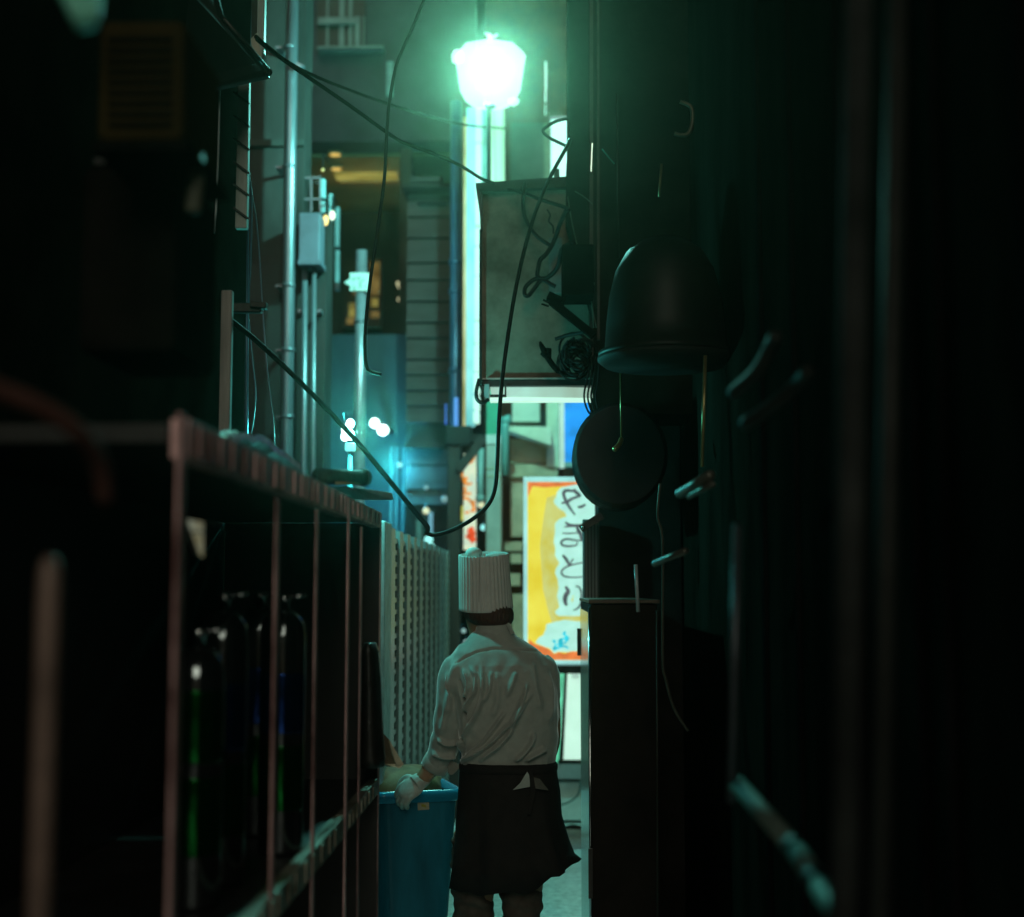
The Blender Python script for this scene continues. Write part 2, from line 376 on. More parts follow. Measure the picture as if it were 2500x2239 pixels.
tag(MB().prism([P(845, 1186, 3.72), P(958, 1203, 4.2), P(962, 1221, 4.2), P(900, 1218, 3.95)], (-.08, .1, .006)).build('board_offcut', mat('offcut', (.38, .42, .40), .55, 0, .2, 9, .05), bevel=.002), 'pale flat offcut of board poking out over the rack end', 'board')
# crumpled flap at the rack end
fl = thing('torn_cardboard', 'torn pale cardboard flap sticking out of the rack end', 'cardboard', P(945, 1840, 4.4))
MB().prism([P(932, 1786, 4.40), P(950, 1806, 4.41), P(986, 1866, 4.45), P(962, 1872, 4.43), P(932, 1866, 4.40)], (-.02, .012, 0)).build('flap', mat('dim_card', (.14, .11, .07), .8, 0, .3, 20, .3), fl)
MB().prism([P(950, 1806, 4.405), P(986, 1866, 4.43), P(968, 1868, 4.40), P(958, 1840, 4.39)], (-.003, .006, 0)).build('folded_edge', mat('pale_card', (.80, .72, .52), .7, 0, .15, 20, .2), fl)
MB().prism([P(940, 1866, 4.40), P(986, 1866, 4.43), P(976, 1876, 4.42)], (-.003, .006, 0)).build('folded_edge', MATS['pale_card'], fl)
bag = MB(); rg = []
for zz, hw, s0 in ((1040 + 530, 14, 0), (1590, 21, 0), (1660, 24, 1), (1760, 27, 1), (1850, 32, 2), (1872, 30, 2)):
    cx = 902 + s0 * 2; d = 4.18
    rg.append([P(cx, zz, d) + Vector((PX(d) * hw * math.cos(a_) * (1 + .15 * math.sin(3 * a_)), .05 * math.sin(a_), 0)) for a_ in [2 * math.pi * k / 14 for k in range(14)]])
bag.loft(rg)
tag(bag.build('hanging_bag', mat('black_plastic', (.018, .016, .014), .35, 0, .4, 22, .5), smooth=True), 'black plastic bag hanging inside the rack end above the rail', 'bag')

# ------------------------------------------------------------------ lattice fence past the rack
fe = thing('lattice_fence', 'pale lattice fence with square holes running down the alley side', 'fence', (-.66, 7.2, 0))
mfe = mat('fence_plastic', (.20, .25, .24), .28, 0, .25, 12, .1, spec=.8)
MB().bx(-.69, -.64, 5.58, 5.82, 0, 1.90).build('end_post', mat('fence_post', (.42, .46, .44), .5, 0, .25, 12, .1), fe, bevel=.006)
y = 5.86
while y < 9.3:
    mb = MB()
    mb.bx(-.675, -.645, y, y + .15, .0, 1.885)
    z = .06
    while z < 1.86:
        mb.bx(-.670, -.655, y + .15, y + .34, z, z + .021); z += .052
    mb.build('lattice_panel', mfe, fe); y += .34
MB().bx(-.69, -.676, 5.86, 9.3, 0, 1.86).build('backing', m_wire, fe)

# ------------------------------------------------------------------ building with the tall pipes
pb = thing('building', 'stained grey building carrying the tall pipes', 'building', P(650, 1442, 9.3) - Vector((0, 0, 1.62)))
x1 = X(786, 9.4)
MB().bx(-6, X(727, 9.4), 9.4, 9.7, Z(515, 9.4), 8.2).build('wall', m_conc_d, pb)
MB().bx(-6, x1, 9.4, 9.7, 0, Z(515, 9.4) - .001).build('lower_wall', m_conc_d, pb)
MB().bx(-6, X(690, 9.38), 9.375, 9.399, 0, Z(640, 9.4)).build('dado', mat('dado', (.016, .017, .016), .6, 0, .3, 4, .1), pb)
MB().bx(-6, X(728, 9.4), 9.36, 9.398, Z(355, 9.4), Z(340, 9.4)).build('string_course', m_conc, pb)
tp = thing('downpipe', 'tall galvanised downpipe running the full height of the stained building', 'pipe', P(708, 1442, 9.2) - Vector((0, 0, 1.62)))
MB().tube([Vector((X(700, 9.2), 9.2, 0)), P(700, 1050, 9.2), P(708, 400, 9.2), P(716, -160, 9.2)], .042, 18).build('pipe', m_galv, tp, smooth=True)
for yy in (115, 408, 698, 855, 1018):
    MB().pbx(672, 688, yy - 3, yy + 3, 9.2, .19).build('bracket', m_galv, tp, bevel=.003)
    MB().lathe(P(710 - yy * .008, yy, 9.2) - Vector((0, 0, .012)), [(.046, 0), (.046, .024)], 18).build('collar', m_galv, tp, smooth=True)
mb = MB().prism([P(722, 150, 9.1), P(742, 160, 9.1), P(722, 168, 9.1)], (0, .05, 0)); mb.build('fin', m_galv, tp)
cb = thing('junction_cabinet', 'pale teal junction cabinet with two conduits on the stained building', 'cabinet', P(754, 580, 9.2))
MB().pbx(729, 781, 519, 642, 9.18, .2).build('case', mat('teal_case', (.16, .17, .22), .5, 0, .12, 10, .05), cb, bevel=.008)
MB().pbx(727, 783, 634, 645, 9.17, .22).build('base_lip', MATS['teal_case'], cb)
for px, r in ((744, .020), (767, .015)):
    MB().tube([P(px, 640, 9.27), P(px - 3, 1200, 9.27), Vector((X(px - 3, 9.27), 9.27, 0))], r, 14).build('conduit', m_galv, cb, smooth=True)
for px in (731, 779): MB().pbx(px - 4, px + 4, 755, 762, 9.3, .1).build('clip', m_galv, cb)
# stacked projecting signs seen edge on
for k, (px0, px1, q0, q1, lb) in enumerate(((782, 793, 436, 512, 'pale blue projecting sign edge, nearest to the cabinet'), (802, 811, 472, 630, 'pale blue projecting sign edge with the white bulb before it'), (818, 828, 505, 700, 'tallest pale blue projecting sign edge of the row'))):
    t = thing('projecting_sign', lb, 'sign', P(px0, q1, 9.6 + k * .7), 'signs projecting from the stained building')
    d = 9.5 + k * .7; hh = (q1 - q0) / (2 if k else 1.6)
    for j in range(2):
        MB().pbx(px0, px1, q0 + j * (hh + 8), q0 + j * (hh + 8) + hh, d, .05).build('panel', mat('blue_sign_edge', (.28, .46, .50), .5, 0, .15, 12, .05), t, bevel=.004)
    MB().bar(P(px0 - 14, q0 + 10, d + .2), P(px1, q0 + 10, d + .2), .02, .02).build('arm', m_darkmetal, t)
bulb = emis('warm_bulb', (1.0, .72, .25), 1.6, .1); bulbw = emis('white_bulb', (.85, 1.0, .75), 1.6, .05)
for px, py, rr, sq, m_, lb in ((795, 538, .020, 1.9, bulb, 'yellow teardrop bulb hanging by the projecting signs'), (811, 526, .021, 1.6, bulbw, 'white oval bulb hanging by the projecting signs'), (788, 415, .012, 1, emis('dim_bulb', (.6, .55, .2), 1, .1), 'tiny dim round bulb above the projecting signs')):
    d = 9.4; c = P(px, py, d); t = thing('hanging_bulb', lb, 'bulb', c)
    MB().lathe(c, [(rr * math.sin(math.pi * k / 10) + 1e-4, -rr * sq * math.cos(math.pi * k / 10)) for k in range(11)], 16).build('glass', m_, t, smooth=True)
    MB().tube([c + Vector((0, 0, rr * sq)), c + Vector((0, 0, rr * sq + .1)), c + Vector((0, .25, rr * sq + .12))], .004, 6).build('cord', m_cable, t)
mb = MB()
for yy in (435, 487): mb.bar(P(735, yy, 9.45), P(784, yy - 1, 9.45), .012, .012)
for px in (737, 760, 782): mb.bar(P(px, 430, 9.45), P(px, 517, 9.45), .012, .012)
tag(mb.build('railing', m_galv), 'thin pale railing standing above the junction cabinet', 'railing')

# ------------------------------------------------------------------ building with the lit porch ceiling
D2 = 14.0
hb = thing('building', 'tall grey teal building with a deep porch and lit ceiling', 'building', Vector((X(900, D2), D2, 0)))
xa, xb = X(640, D2), X(1160, D2)
zs = Z(342, D2)
mfa = mat('teal_facade', (.075, .068, .082), .8, 0, .3, 1.6, .15, spec=.1)
MB().bx(xa - 2, xb, D2, D2 + .4, zs, 12).build('facade', mfa, hb)
MB().bx(xa - 2, xb, D2 + .41, 19, zs + .02, 12).build('upper_storey', mfa, hb)
MB().bx(xa - 2, X(985, 16.6), 16.6, 18, 0, zs - .01).build('porch_wall', mat('porch_wall', (.05, .036, .022), .8, 0, .3, 3, .1), hb)
MB().bx(xa - 2, xb, D2 + .41, 16.59, zs - .03, zs + .01).build('porch_ceiling', mat('porch_ceiling', (.30, .25, .14), .6, 0, .2, 2, .05), hb)
MB().prism([Vector((X(966, D2), D2 + .1, zs - .04)), Vector((X(1005, 16.5), 16.5, zs - .04)), Vector((X(1005, 16.5), 16.5, 0)), Vector((X(966, D2), D2 + .1, 0))], (.12, 0, 0)).build('porch_pier', mat('pier', (.05, .042, .028), .8, 0, .3, 3, .1), hb)
# window with bars and balcony rail near the top
wn = MB().pbx(776, 892, -150, 128, D2 - .06, .05).build('window', m_black, hb)
for px, w_ in ((800, 5), (835, 12), (856, 7), (872, 12), (888, 3)):
    MB().pbx(px - w_ / 2, px + w_ / 2, -150 + (0 if px < 860 else 190), 122, D2 - .1, .035).build('mullion', mat('mullion_teal', (.24, .30, .29), .6, 0, .2, 6, .05), wn)
MB().pbx(776, 868, 42, 58, D2 - .14, .035).build('transom', MATS['mullion_teal'], wn)
MB().pbx(774, 935, 112, 118, D2 - .2, .16).build('sill', MATS['mullion_teal'], wn)
MB().pbx(944, 958, 150, 232, D2 - .05, .045).build('vent_strip', mat('vent_teal', (.25, .40, .42), .5, 0, .2, 8, .05), hb)
# cove light and downlights in the porch ceiling
cv = thing('ceiling_light', 'soft yellow strip light set in the porch ceiling', 'light', Vector((X(880, 15), 15.0, zs - .04)))
MB().bx(X(808, 15.1), X(962, 15.1), 14.95, 15.2, zs - .055, zs - .034).build('diffuser', emis('cove_glow', (.26, .22, .035), 1.0, .4, 2.5, col2=(.36, .31, .07)), cv)
MB().bx(X(816, 15.1), X(964, 15.1), 15.21, 15.25, zs - .075, zs - .034).build('frame', m_tan, cv)
for px in (835, 890, 945): lamp_light('cove_spill', (X(px, 15.1), 15.1, zs - .30), (1.0, .74, .13), .55, .05, cv)
for px, py, lb in ((805, 350, 'flat amber downlight at the front lip of the porch ceiling'), (809, 405, 'flat amber downlight deeper in the porch ceiling')):
    d = 14.25 if py < 400 else 14.75
    c = Vector((X(px, d), d, zs - .045)); t = thing('downlight', lb, 'light', c)
    MB().lathe(c, [(.07, -.012), (.075, .014)], 18).build('rim', m_tan, t, smooth=True)
    MB().lathe(c - Vector((0, 0, .016)), [(.055, -.004), (.058, .002)], 18).build('lens', emis('amber_lens', (.75, .50, .12), 1.0, .1), t, smooth=True)
# lit shop window behind the pole
sw = thing('shop_window', 'amber lit shop window with shelves behind the sign pole', 'window', P(890, 700, 16.4))
MB().pbx(838, 930, 632, 800, 16.4, .1).build('pane', mat('brown_glass', (.05, .04, .02), .3, 0, .3, 6, 0), sw)
for (p0, p1, q0, q1, k) in ((905, 926, 640, 720, 0), (906, 922, 728, 748, 1), (852, 866, 740, 772, 1), (905, 925, 760, 776, 0), (846, 866, 776, 790, 0), (862, 868, 690, 720, 0)):
    MB().pbx(p0, p1, q0, q1, 16.36, .03).build('lit_shelf', emis('amber_shelf%d' % k, [(.20, .115, .02), (.34, .25, .04)][k], .6, .4, 9, col2=[(.30, .20, .05), (.45, .38, .08)][k]), sw)
for px, py in ((975, 697), (977, 731)):
    c = P(px, py, 14.4); t = thing('wall_lamp', 'small cream %s lamp low on the porch pier' % ('cone shaped' if py < 700 else 'round'), 'lamp', c)
    MB().lathe(c, [(.002, -.05), (.035, .02), (.03, .04)] if py < 700 else [(.01, -.035), (.035, 0), (.01, .035)], 14).build('glow', emis('cream_lamp', (.55, .52, .30), 1.0, .1), t, smooth=True)
    MB().bar(c + Vector((0, .02, 0)), c + Vector((.05, .12, 0)), .02, .02).build('arm', m_black, t)

# ------------------------------------------------------------------ sign pole
d = 10.4
po = thing('sign_pole', 'steel pole carrying a white arrow sign in front of the shop window', 'pole', Vector((X(880, d), d, 0)))
MB().tube([Vector((X(875, d), d, 0)), P(878, 1000, d), P(883, 612, d)], .042, 18).build('pole', mat('pole_steel', (.42, .44, .50), .32, .5, .15, 12, .05), po, smooth=True)
MB().lathe(P(880, 786, d), [(.05, -.012), (.05, .012)], 18).build('collar', m_galv, po, smooth=True)
MB().lathe(P(875, 1098, d), [(.048, -.01), (.048, .01)], 18).build('collar', m_tan, po, smooth=True)
ar = MB().prism([P(854, 666, d - .06), P(902, 666, d - .06), P(902, 710, d - .06), P(854, 710, d - .06), P(854, 698, d - .06), P(840, 689, d - .06), P(854, 680, d - .06)], (0, .015, 0)).build('arrow_sign', mat('white_sign', (.80, .84, .80), .5, 0, .06, 10, 0), po)
mb = MB()
for k in range(16):
    px = random.uniform(861, 895); py = random.uniform(673, 704)
    mb.ribbon([P(px, py, d - .066), P(px + random.uniform(-5, 5), py + random.uniform(-5, 5), d - .066)], [.012, .006], (0, .003, 0))
mb.build('lettering', mat('sign_ink', (.18, .25, .24), .6, 0, .1, 10, 0), ar)

# floodlights
def flood(c, heads, lb, col, m_e, watts):
    t = thing('floodlight', lb, 'lamp', c)
    for k, (dx, dz, r, tilt) in enumerate(heads):
        hc = c + Vector((dx, 0, dz)); ax = Vector((tilt, -1, -.25))
        MB().lathe(hc, [(r * .5, -.12), (r * 1.05, -.02), (r * 1.05, .0)], 20, ax).build('housing', m_darkmetal, t, smooth=True)
        MB().lathe(hc + ax.normalized() * .004, [(r * .95, 0), (r * .8, .02), (.001, .03)], 20, ax).build('lens', m_e, t, smooth=True)
    MB().bar(c + Vector((0, .08, .05)), c + Vector((.02, 1.6, .08)), .03, .03).build('arm', m_darkmetal, t)
    lamp_light('lamp_glow', c + Vector((0.08, .22, -.30)), col, watts, .05, t)
ml = emis('led_white', (.75, 1.0, .95), 5.0, .02)
flood(P(922, 1043, 12), [(-.025, .035, .045, -.2), (.045, -.025, .05, .1)], 'twin headed white floodlight with a blue glow', (.04, .60, .9), ml, 44)
pd = 5.5
pl_ = thing('side_fill_lamp', 'teal white lamp set on an added slim post behind the rack end for side light', 'lamp', Vector((X(850, pd), pd, 0)))  # lamp brought near the cook on an added post for teal side light
lb_ = MB()
for px, py, r in ((846, 1050, .022), (855, 1034, .018), (842, 1066, .018), (854, 1062, .020)):
    ball(lb_, P(px, py, pd), (r, r, r * 1.15), None, 8)
lb_.build('lamp_globes', emis('teal_white_globe', (.70, 1.0, .95), 3.0, .05), pl_, smooth=True)
MB().pbx(841, 866, 1080, 1102, pd, .03).build('glow_collar', emis('teal_tube', (.16, .50, .48), 1.0, .3, 12), pl_, bevel=.006)
MB().tube([Vector((X(855, pd), pd + .02, 0)), P(855, 1100, pd + .02)], .010, 10).build('post', mat('teal_housing', (.10, .25, .27), .5, 0, .2, 5, 0), pl_, smooth=True)
MB().bar(P(842, 1030, pd), P(838, 1008, pd), .006, .006).build('finial', MATS['teal_housing'], pl_)
lamp_light('side_fill_glow', P(858, 1048, pd) + Vector((.045, -.03, 0)), (.10, .88, .80), 24, .03, pl_)  # placed and powered to light the cook's left side

# ------------------------------------------------------------------ clapboard tower and back lane
ct = thing('clapboard_tower', 'narrow clapboard clad tower beside the blue pipe', 'tower', Vector((X(1040, 12.3), 12.3, 0)))
xl, xr = X(988, 12.3), X(1097, 12.3)
MB().bx(xl, xr, 12.32, 13.6, 0, Z(470, 12.3)).build('core', m_dark, ct)
mcl = mat('clapboard', (.085, .072, .068), .75, 0, .25, 5, .2, stretch=(.4, 1, 2)); yy = 490
while yy < 1230:
    h = random.choice((38, 42, 52, 60)); z1, z0 = Z(yy, 12.3), Z(yy + h - 4, 12.3)
    if not (1046 < yy + h / 2 < 1085):
        MB().hexa([(xl, 12.27, z0), (xr, 12.27, z0), (xr, 12.32, z0), (xl, 12.32, z0), (xl, 12.30, z1), (xr, 12.30, z1), (xr, 12.32, z1), (xl, 12.32, z1)]).build('board', mcl, ct)
    yy += h
MB().bx(xl + .1, xr - .02, 12.2, 12.6, Z(500, 12.3), Z(495, 12.3)).build('ledge', m_conc, ct)
MB().bx(xl - .03, xr + .02, 12.1, 13.6, Z(470, 12.3), Z(462, 12.3)).build('cap', m_conc_d, ct)
MB().prism([P(985, 1092, 12.1), P(1000, 1070, 12.1), P(1040, 1062, 12.1), P(1078, 1085, 12.1), P(1078, 1094, 12.1)], (0, .5, 0)).build('hood', m_black, ct)
MB().pbx(1000, 1080, 430, 444, 12.25, .1).build('louvre', m_conc, ct)
# blue pipe
bp = thing('blue_pipe', 'dark blue round pipe rising beside the lit strip sign', 'pipe', Vector((X(1112, 11), 11, 0)))
mbl = mat('blue_pipe', (.07, .13, .22), .3, .3, .2, 9, .05)
MB().tube([Vector((X(1112, 11), 11, 0)), P(1112, 1000, 11), P(1114, 250, 11)], .047, 18).build('pipe', mbl, bp, smooth=True)
MB().pbx(1123, 1130, 250, 1040, 11.02, .05).build('channel', m_darkmetal, bp)
for yy in (640, 712, 905): MB().lathe(P(1112, yy, 11), [(.055, -.02), (.055, .02)], 18).build('collar', mbl, bp, smooth=True)
MB().pbx(1108, 1118, 970, 1040, 10.9, .04).build('blue_tube', emis('blue_glow', (.10, .32, .80), 1.0, .25, 8, stretch=(1, 1, .4)), bp, bevel=.006)
MB().pbx(1086, 1090, 985, 1035, 10.95, .04).build('blue_tube', emis('blue_glow2', (.03, .10, .45), 1.0, .6, 14), bp)
# tall lit strip sign under the lantern
ss = thing('strip_sign', 'tall upright lit sign of white and cyan strips under the street lantern', 'sign', Vector((X(1185, 10.2), 10.2, 0)))
d = 10.2
ecy = emis('cyan_strip', (.14, .62, .66), 1.0, .5, 3, col2=(.36, .80, .78), stretch=(1, 1, .5))
ewh = emis('white_strip', (.50, .84, .72), 1.0, .18, 3, stretch=(1, 1, .4))
MB().pbx(1138, 1160, 262, 1040, d, .1).build('cyan_strip', ecy, ss, bevel=.01)
MB().pbx(1131, 1138, 285, 1040, d + .02, .1).build('amber_edge', emis('amber_edge', (.55, .36, .09), .8, .5, 4, col2=(.62, .55, .30)), ss)
k = 0
for q0, q1 in ((262, 345), (352, 480), (486, 548), (556, 598), (604, 672), (676, 780), (786, 838), (842, 905), (910, 960), (966, 1000), (1004, 1032)):
    MB().pbx(1161 - k * .6, 1176 - k * .6, q0, q1, d - .01, .1).build('white_block', ewh, ss, bevel=.006); k += 1
MB().pbx(1176, 1196, 262, 445, d + .06, .06).build('gap_panel', mat('teal_gap', (.10, .20, .18), .5, 0, .2, 6, 0), ss)
MB().pbx(1196, 1232, 262, 445, d, .1).build('green_strip', emis('green_strip', (.32, .62, .36), 1.0, .35, 9, col2=(.55, .86, .60), stretch=(6, 1, .1)), ss, bevel=.01)
MB().pbx(1140, 1232, 445, 462, d + .02, .08).build('cross_bar', m_darkmetal, ss)
# dark post with a diagonal brace
dp = thing('dark_post', 'dark timber post with a diagonal brace carrying the strip sign', 'post', Vector((X(1108, 9.9), 9.9, 0)))
d = 9.9
MB().bx(X(1091, d), X(1122, d), d, d + .12, 0, Z(1042, d)).build('post', mat('dark_timber', (.045, .034, .030), .7, 0, .4, 7, .3, stretch=(3, 3, .3)), dp, bevel=.006)
MB().pbx(1088, 1150, 1040, 1085, d - .02, .16).build('head_block', m_dark, dp, bevel=.006)
MB().bar(P(1118, 1150, d - .01), P(1180, 1070, d - .01), .06, .035, (0, 1, 0)).build('brace', MATS['dark_timber'], dp, bevel=.004)
MB().pbx(1150, 1182, 1060, 1078, d - .02, .12).build('arm', m_dark, dp)
# white and orange banner
bn = thing('banner', 'narrow lit white banner with orange scribbled lettering', 'banner', P(1146, 1330, 11.5))
d = 11.5
MB().pbx(1132, 1162, 1108, 1342, d, .04).build('panel', emis('banner_white', (.62, .82, .66), 1.0, .15, 14, col2=(.75, .88, .60)), bn)
eor = emis('orange_ink', (.75, .26, .03), 1.0, .3, 20); erd = emis('red_ink', (.65, .08, .02), 1.0, .3, 20)
def scrib(pts, w_, m_, name, par, dd, z0=(0, 0), s=1.0):
    q = catmull([P(z0[0] + x / s, z0[1] + y / s, dd) for x, y in pts], 5)
    return MB().ribbon(q, [w_ * (.75 + .5 * abs(math.sin(i * .9))) for i in range(len(q))], (0, .004, 0)).build(name, m_, par)
S, O = 4.44, (900, 950)                                    # traced from an enlargement of the photo
for pts in ([(1150, 700), (1120, 780), (1040, 820)], [(1040, 830), (1080, 800), (1130, 740)], [(1020, 1000), (1060, 960), (1050, 1030), (1120, 1020)],
            [(1040, 1060), (1050, 1110), (1030, 1150)], [(1060, 1140), (1110, 1130)], [(1030, 1180), (1080, 1190), (1120, 1240), (1140, 1290), (1110, 1330)],
            [(1140, 1200), (1140, 1330)], [(1040, 1340), (1090, 1335)], [(1015, 850), (1010, 960)]):
    scrib(pts, .022, eor, 'lettering', bn, d - .008, O, S)
for pts in ([(1100, 1500), (1130, 1560), (1120, 1640)], [(1060, 1580), (1110, 1620), (1140, 1660)], [(1095, 1510), (1120, 1600), (1145, 1640)]):
    scrib(pts, .04, erd, 'lettering', bn, d - .008, O, S)
MB().pbx(1124, 1131, 1235, 1270, d + .01, .03).build('yellow_tab', emis('yellow_tab', (.55, .55, .06), 1.0, .2), bn)
# white down tube and small lit fittings in the lane
wt = thing('white_pipe', 'short pale pipe with a rounded foot beside the lit banner', 'pipe', P(1173, 1225, 11))
MB().tube([P(1174, 1095, 11), P(1173, 1180, 11), P(1172, 1222, 11)], [.026, .022, .030], 14).build('pipe', mat('pale_pipe', (.45, .55, .52), .4, 0, .15, 8, .05), wt, smooth=True)
MB().lathe(P(1172, 1218, 11), [(.001, -.035), (.034, -.01), (.036, .02), (.028, .03)], 14).build('foot', MATS['pale_pipe'], wt, smooth=True)
sps = emis('bulb_teal', (.30, .80, .75), 1.2, .1)
def small_bulb(px, py, d, r, m_, lb):
    c = P(px, py, d); t = thing('string_bulb', lb, 'bulb', c, 'small lane bulbs')
    MB().lathe(c, [(r * math.sin(math.pi * k / 8) + 1e-4, -r * math.cos(math.pi * k / 8)) for k in range(9)], 12).build('glass', m_, t, smooth=True)
    MB().tube([c + Vector((0, 0, r * .9)), c + Vector((0, .04, r + .03))], r * .35, 8).build('socket', m_black, t)
for px, py, r, m_, lb in ((1046, 1318, .035, sps, 'teal bulb low in the lane under the cable kink'), (1052, 1335, .03, sps, 'second teal bulb touching the one under the cable kink'),
                          (1040, 1247, .03, emis('bulb_cream', (.7, .72, .45), 1.0, .1), 'cream bulb just above the cable kink'), (1070, 1503, .014, emis('bulb_blue', (.2, .55, .9), 1.2, .1), 'tiny blue white bulb level with the hat brim'),
                          (1132, 1540, .018, emis('bulb_dim', (.25, .45, .42), 1.0, .1), 'dim bulb beside the cook\'s cheek'), (1138, 1568, .022, MATS['bulb_dim'], 'dim bulb below the cook\'s chin'),
                          (1181, 1288, .028, sps, 'white bulb behind the cook\'s hat at the green column'), (1174, 1232, .03, MATS['bulb_cream'], 'cream bulb at the foot of the pale pipe'),
                          (1085, 1218, .03, emis('bulb_grey', (.16, .30, .30), 1.0, .2), 'grey green bulb on the dark timber post'), (1040, 1190, .022, MATS['bulb_grey'], 'grey green bulb on the clapboards'),
                          (976, 1135, .022, sps, 'small white bulb at the left lane wall below the floodlights')):
    small_bulb(px, py, 12.0 if py < 1300 else 11, r, m_, lb)
lw = thing('lane_wall', 'teal lane wall with upright ribs under the twin floodlight', 'wall', Vector((X(940, 13), 13, 0)))
MB().bx(X(770, 13), X(1000, 13), 13.0, 13.2, 0, Z(815, 13)).build('wall', mat('teal_wall', (.040, .075, .085), .7, 0, .3, 4, .1, stretch=(1, 1, .3)), lw)
for px in (955, 968, 984): MB().pbx(px - 3, px + 3, 1090, 1300, 12.9, .09).build('rib', mat('rib_teal', (.20, .32, .32), .6, 0, .2, 6, 0), lw)
for px in (1046, 1058): 
    pass
tag(MB().pbx(1046, 1056, 1250, 1320, 12.0, .05).build('upright_sign', emis('pale_blue_sign', (.15, .36, .46), 1.0, .3, 10), bevel=.008), 'thin pale blue lit upright sign behind the cable kink', 'sign')
tag(MB().pbx(1016, 1030, 1270, 1345, 12.05, .05).build('lane_board', mat('teal_board', (.15, .26, .25), .6, 0, .3, 6, 0)), 'dull teal board standing at the foot of the clapboard tower', 'board')
# person height lane lights glimpsed left of the cook
tag(MB().pbx(1062, 1074, 1655, 1720, 10.5, .05).build('lane_sign', emis('faint_blue_sign', (.05, .13, .17), 1.0, .4, 12), bevel=.01), 'faint blue lit panel beside the cook\'s sleeve', 'sign')

# ------------------------------------------------------------------ green column, shops and signs across the street
gc = thing('green_column', 'tall green and grey column with two thin pale bands', 'column', Vector((X(1205, 10.6), 10.6, 0)))
d = 10.6
gx0, gx1 = X(1187, d), X(1222, d)
MB().bx(gx0, gx1, d, d + .2, 0, Z(1085, d)).build('lower_shaft', mat('grey_green', (.44, .46, .42), .6, 0, .2, 5, .1), gc)
MB().bx(gx0, gx1 - .01, d + .01, d + .2, Z(1060, d), Z(930, d)).build('upper_shaft', mat('vivid_green', (.05, .38, .24), .5, 0, .2, 4, .05), gc)
MB().bx(gx0 - .002, gx1 + .002, d - .01, d + .2, Z(1084, d), Z(1061, d)).build('white_band', m_white, gc)
for py in (1143, 1162): MB().bx(gx0, gx1 + .003, d - .008, d + .01, Z(py + 2, d), Z(py - 2, d)).build('pale_band', mat('pale_band', (.50, .52, .38), .5, 0, .1, 5, 0), gc)
MB().bx(gx1 + .001, gx1 + .008, d - .004, d + .2, 0, Z(1165, d)).build('edge_trim', mat('pink_trim', (.42, .26, .20), .5, 0, .2, 6, 0), gc)
tpi = thing('teal_pipe', 'thick pale teal pipe with a bulged top beside the green column', 'pipe', Vector((X(1233, 10.9), 10.9, 0)))
MB().tube([P(1232, 1160, 10.9), P(1232, 1050, 10.9), P(1234, 1022, 10.9)], [.035, .035, .04], 14).build('pipe', mat('teal_pipe', (.22, .48, .46), .4, 0, .2, 6, .05), tpi, smooth=True)
MB().tube([P(1226, 1030, 10.9), P(1246, 1022, 10.88)], .036, 14).build('elbow', MATS['teal_pipe'], tpi, smooth=True)
sh = thing('shop_front', 'shop front of cream, beige and red brown boards behind the yellow sign', 'building', Vector((X(1300, 11.4), 11.4, 0)))
d = 11.4
MB().bx(X(1180, d), X(1900, d), d + .2, d + 4, 0, 12).build('wall', m_brown, sh)
MB().pbx(1250, 1318, 880, 1030, d, .19).build('pale_board', mat('pale_green_board', (.80, .76, .62), .6, 0, .15, 5, .05), sh, bevel=.006)
MB().prism([P(1242, 1040, d - .3), P(1345, 1042, d - .3), P(1345, 1086, d - .3), P(1290, 1068, d - .3), P(1240, 1050, d - .3)], (0, .3, 0)).build('awning', mat('awning_cream', (.80, .76, .60), .7, 0, .15, 6, .05), sh)
MB().pbx(1246, 1340, 1072, 1130, d + .02, .17).build('beige_board', mat('beige_board', (.62, .48, .32), .7, 0, .2, 5, .1), sh)
MB().pbx(1244, 1362, 1133, 1165, d - .03, .22).build('lintel', MATS['beige_board'], sh, bevel=.004)
MB().pbx(1246, 1282, 1165, 1310, d + .03, .16).build('tan_panel', mat('tan_panel', (.66, .44, .30), .7, 0, .25, 6, .1), sh)
for q0, q1, p0, p1 in ((1322, 1345, 1232, 1276), (1352, 1375, 1246, 1274), (1400, 1430, 1244, 1270), (1450, 1560, 1250, 1280)):
    MB().pbx(p0, p1, q0, q1, d + .05, .14).build('notice', MATS['tan_panel'], sh)
MB().pbx(1334, 1364, 700, 1140, d - .06, .25).build('cream_column', mat('cream_column', (.80, .74, .50), .6, 0, .15, 5, .05), sh)
MB().pbx(1310, 1332, 1000, 1060, d + .1, .09).build('dark_recess', m_dark, sh)
MB().pbx(1300, 1600, 1560, 2060, d + .1, .09).build('shop_wall', mat('shop_grey', (.30, .34, .33), .6, 0, .2, 4, .1), sh)
bs = thing('blue_sign', 'bright blue lit sign board with pale edges above the yellow sign', 'sign', P(1410, 1130, 10.9))
MB().pbx(1378, 1520, 940, 1128, 10.9, .1).build('face', emis('blue_face', (.01, .26, .80), 1.0, .3, 6), bs)
MB().pbx(1366, 1378, 940, 1140, 10.88, .14).build('frame', emis('blue_sign_edge_glow', (.42, .68, .58), .9, .15), bs)
MB().pbx(1378, 1520, 1128, 1140, 10.88, .14).build('frame', mat('blue_sign_frame', (.30, .42, .42), .5, 0, .1, 5, 0), bs)

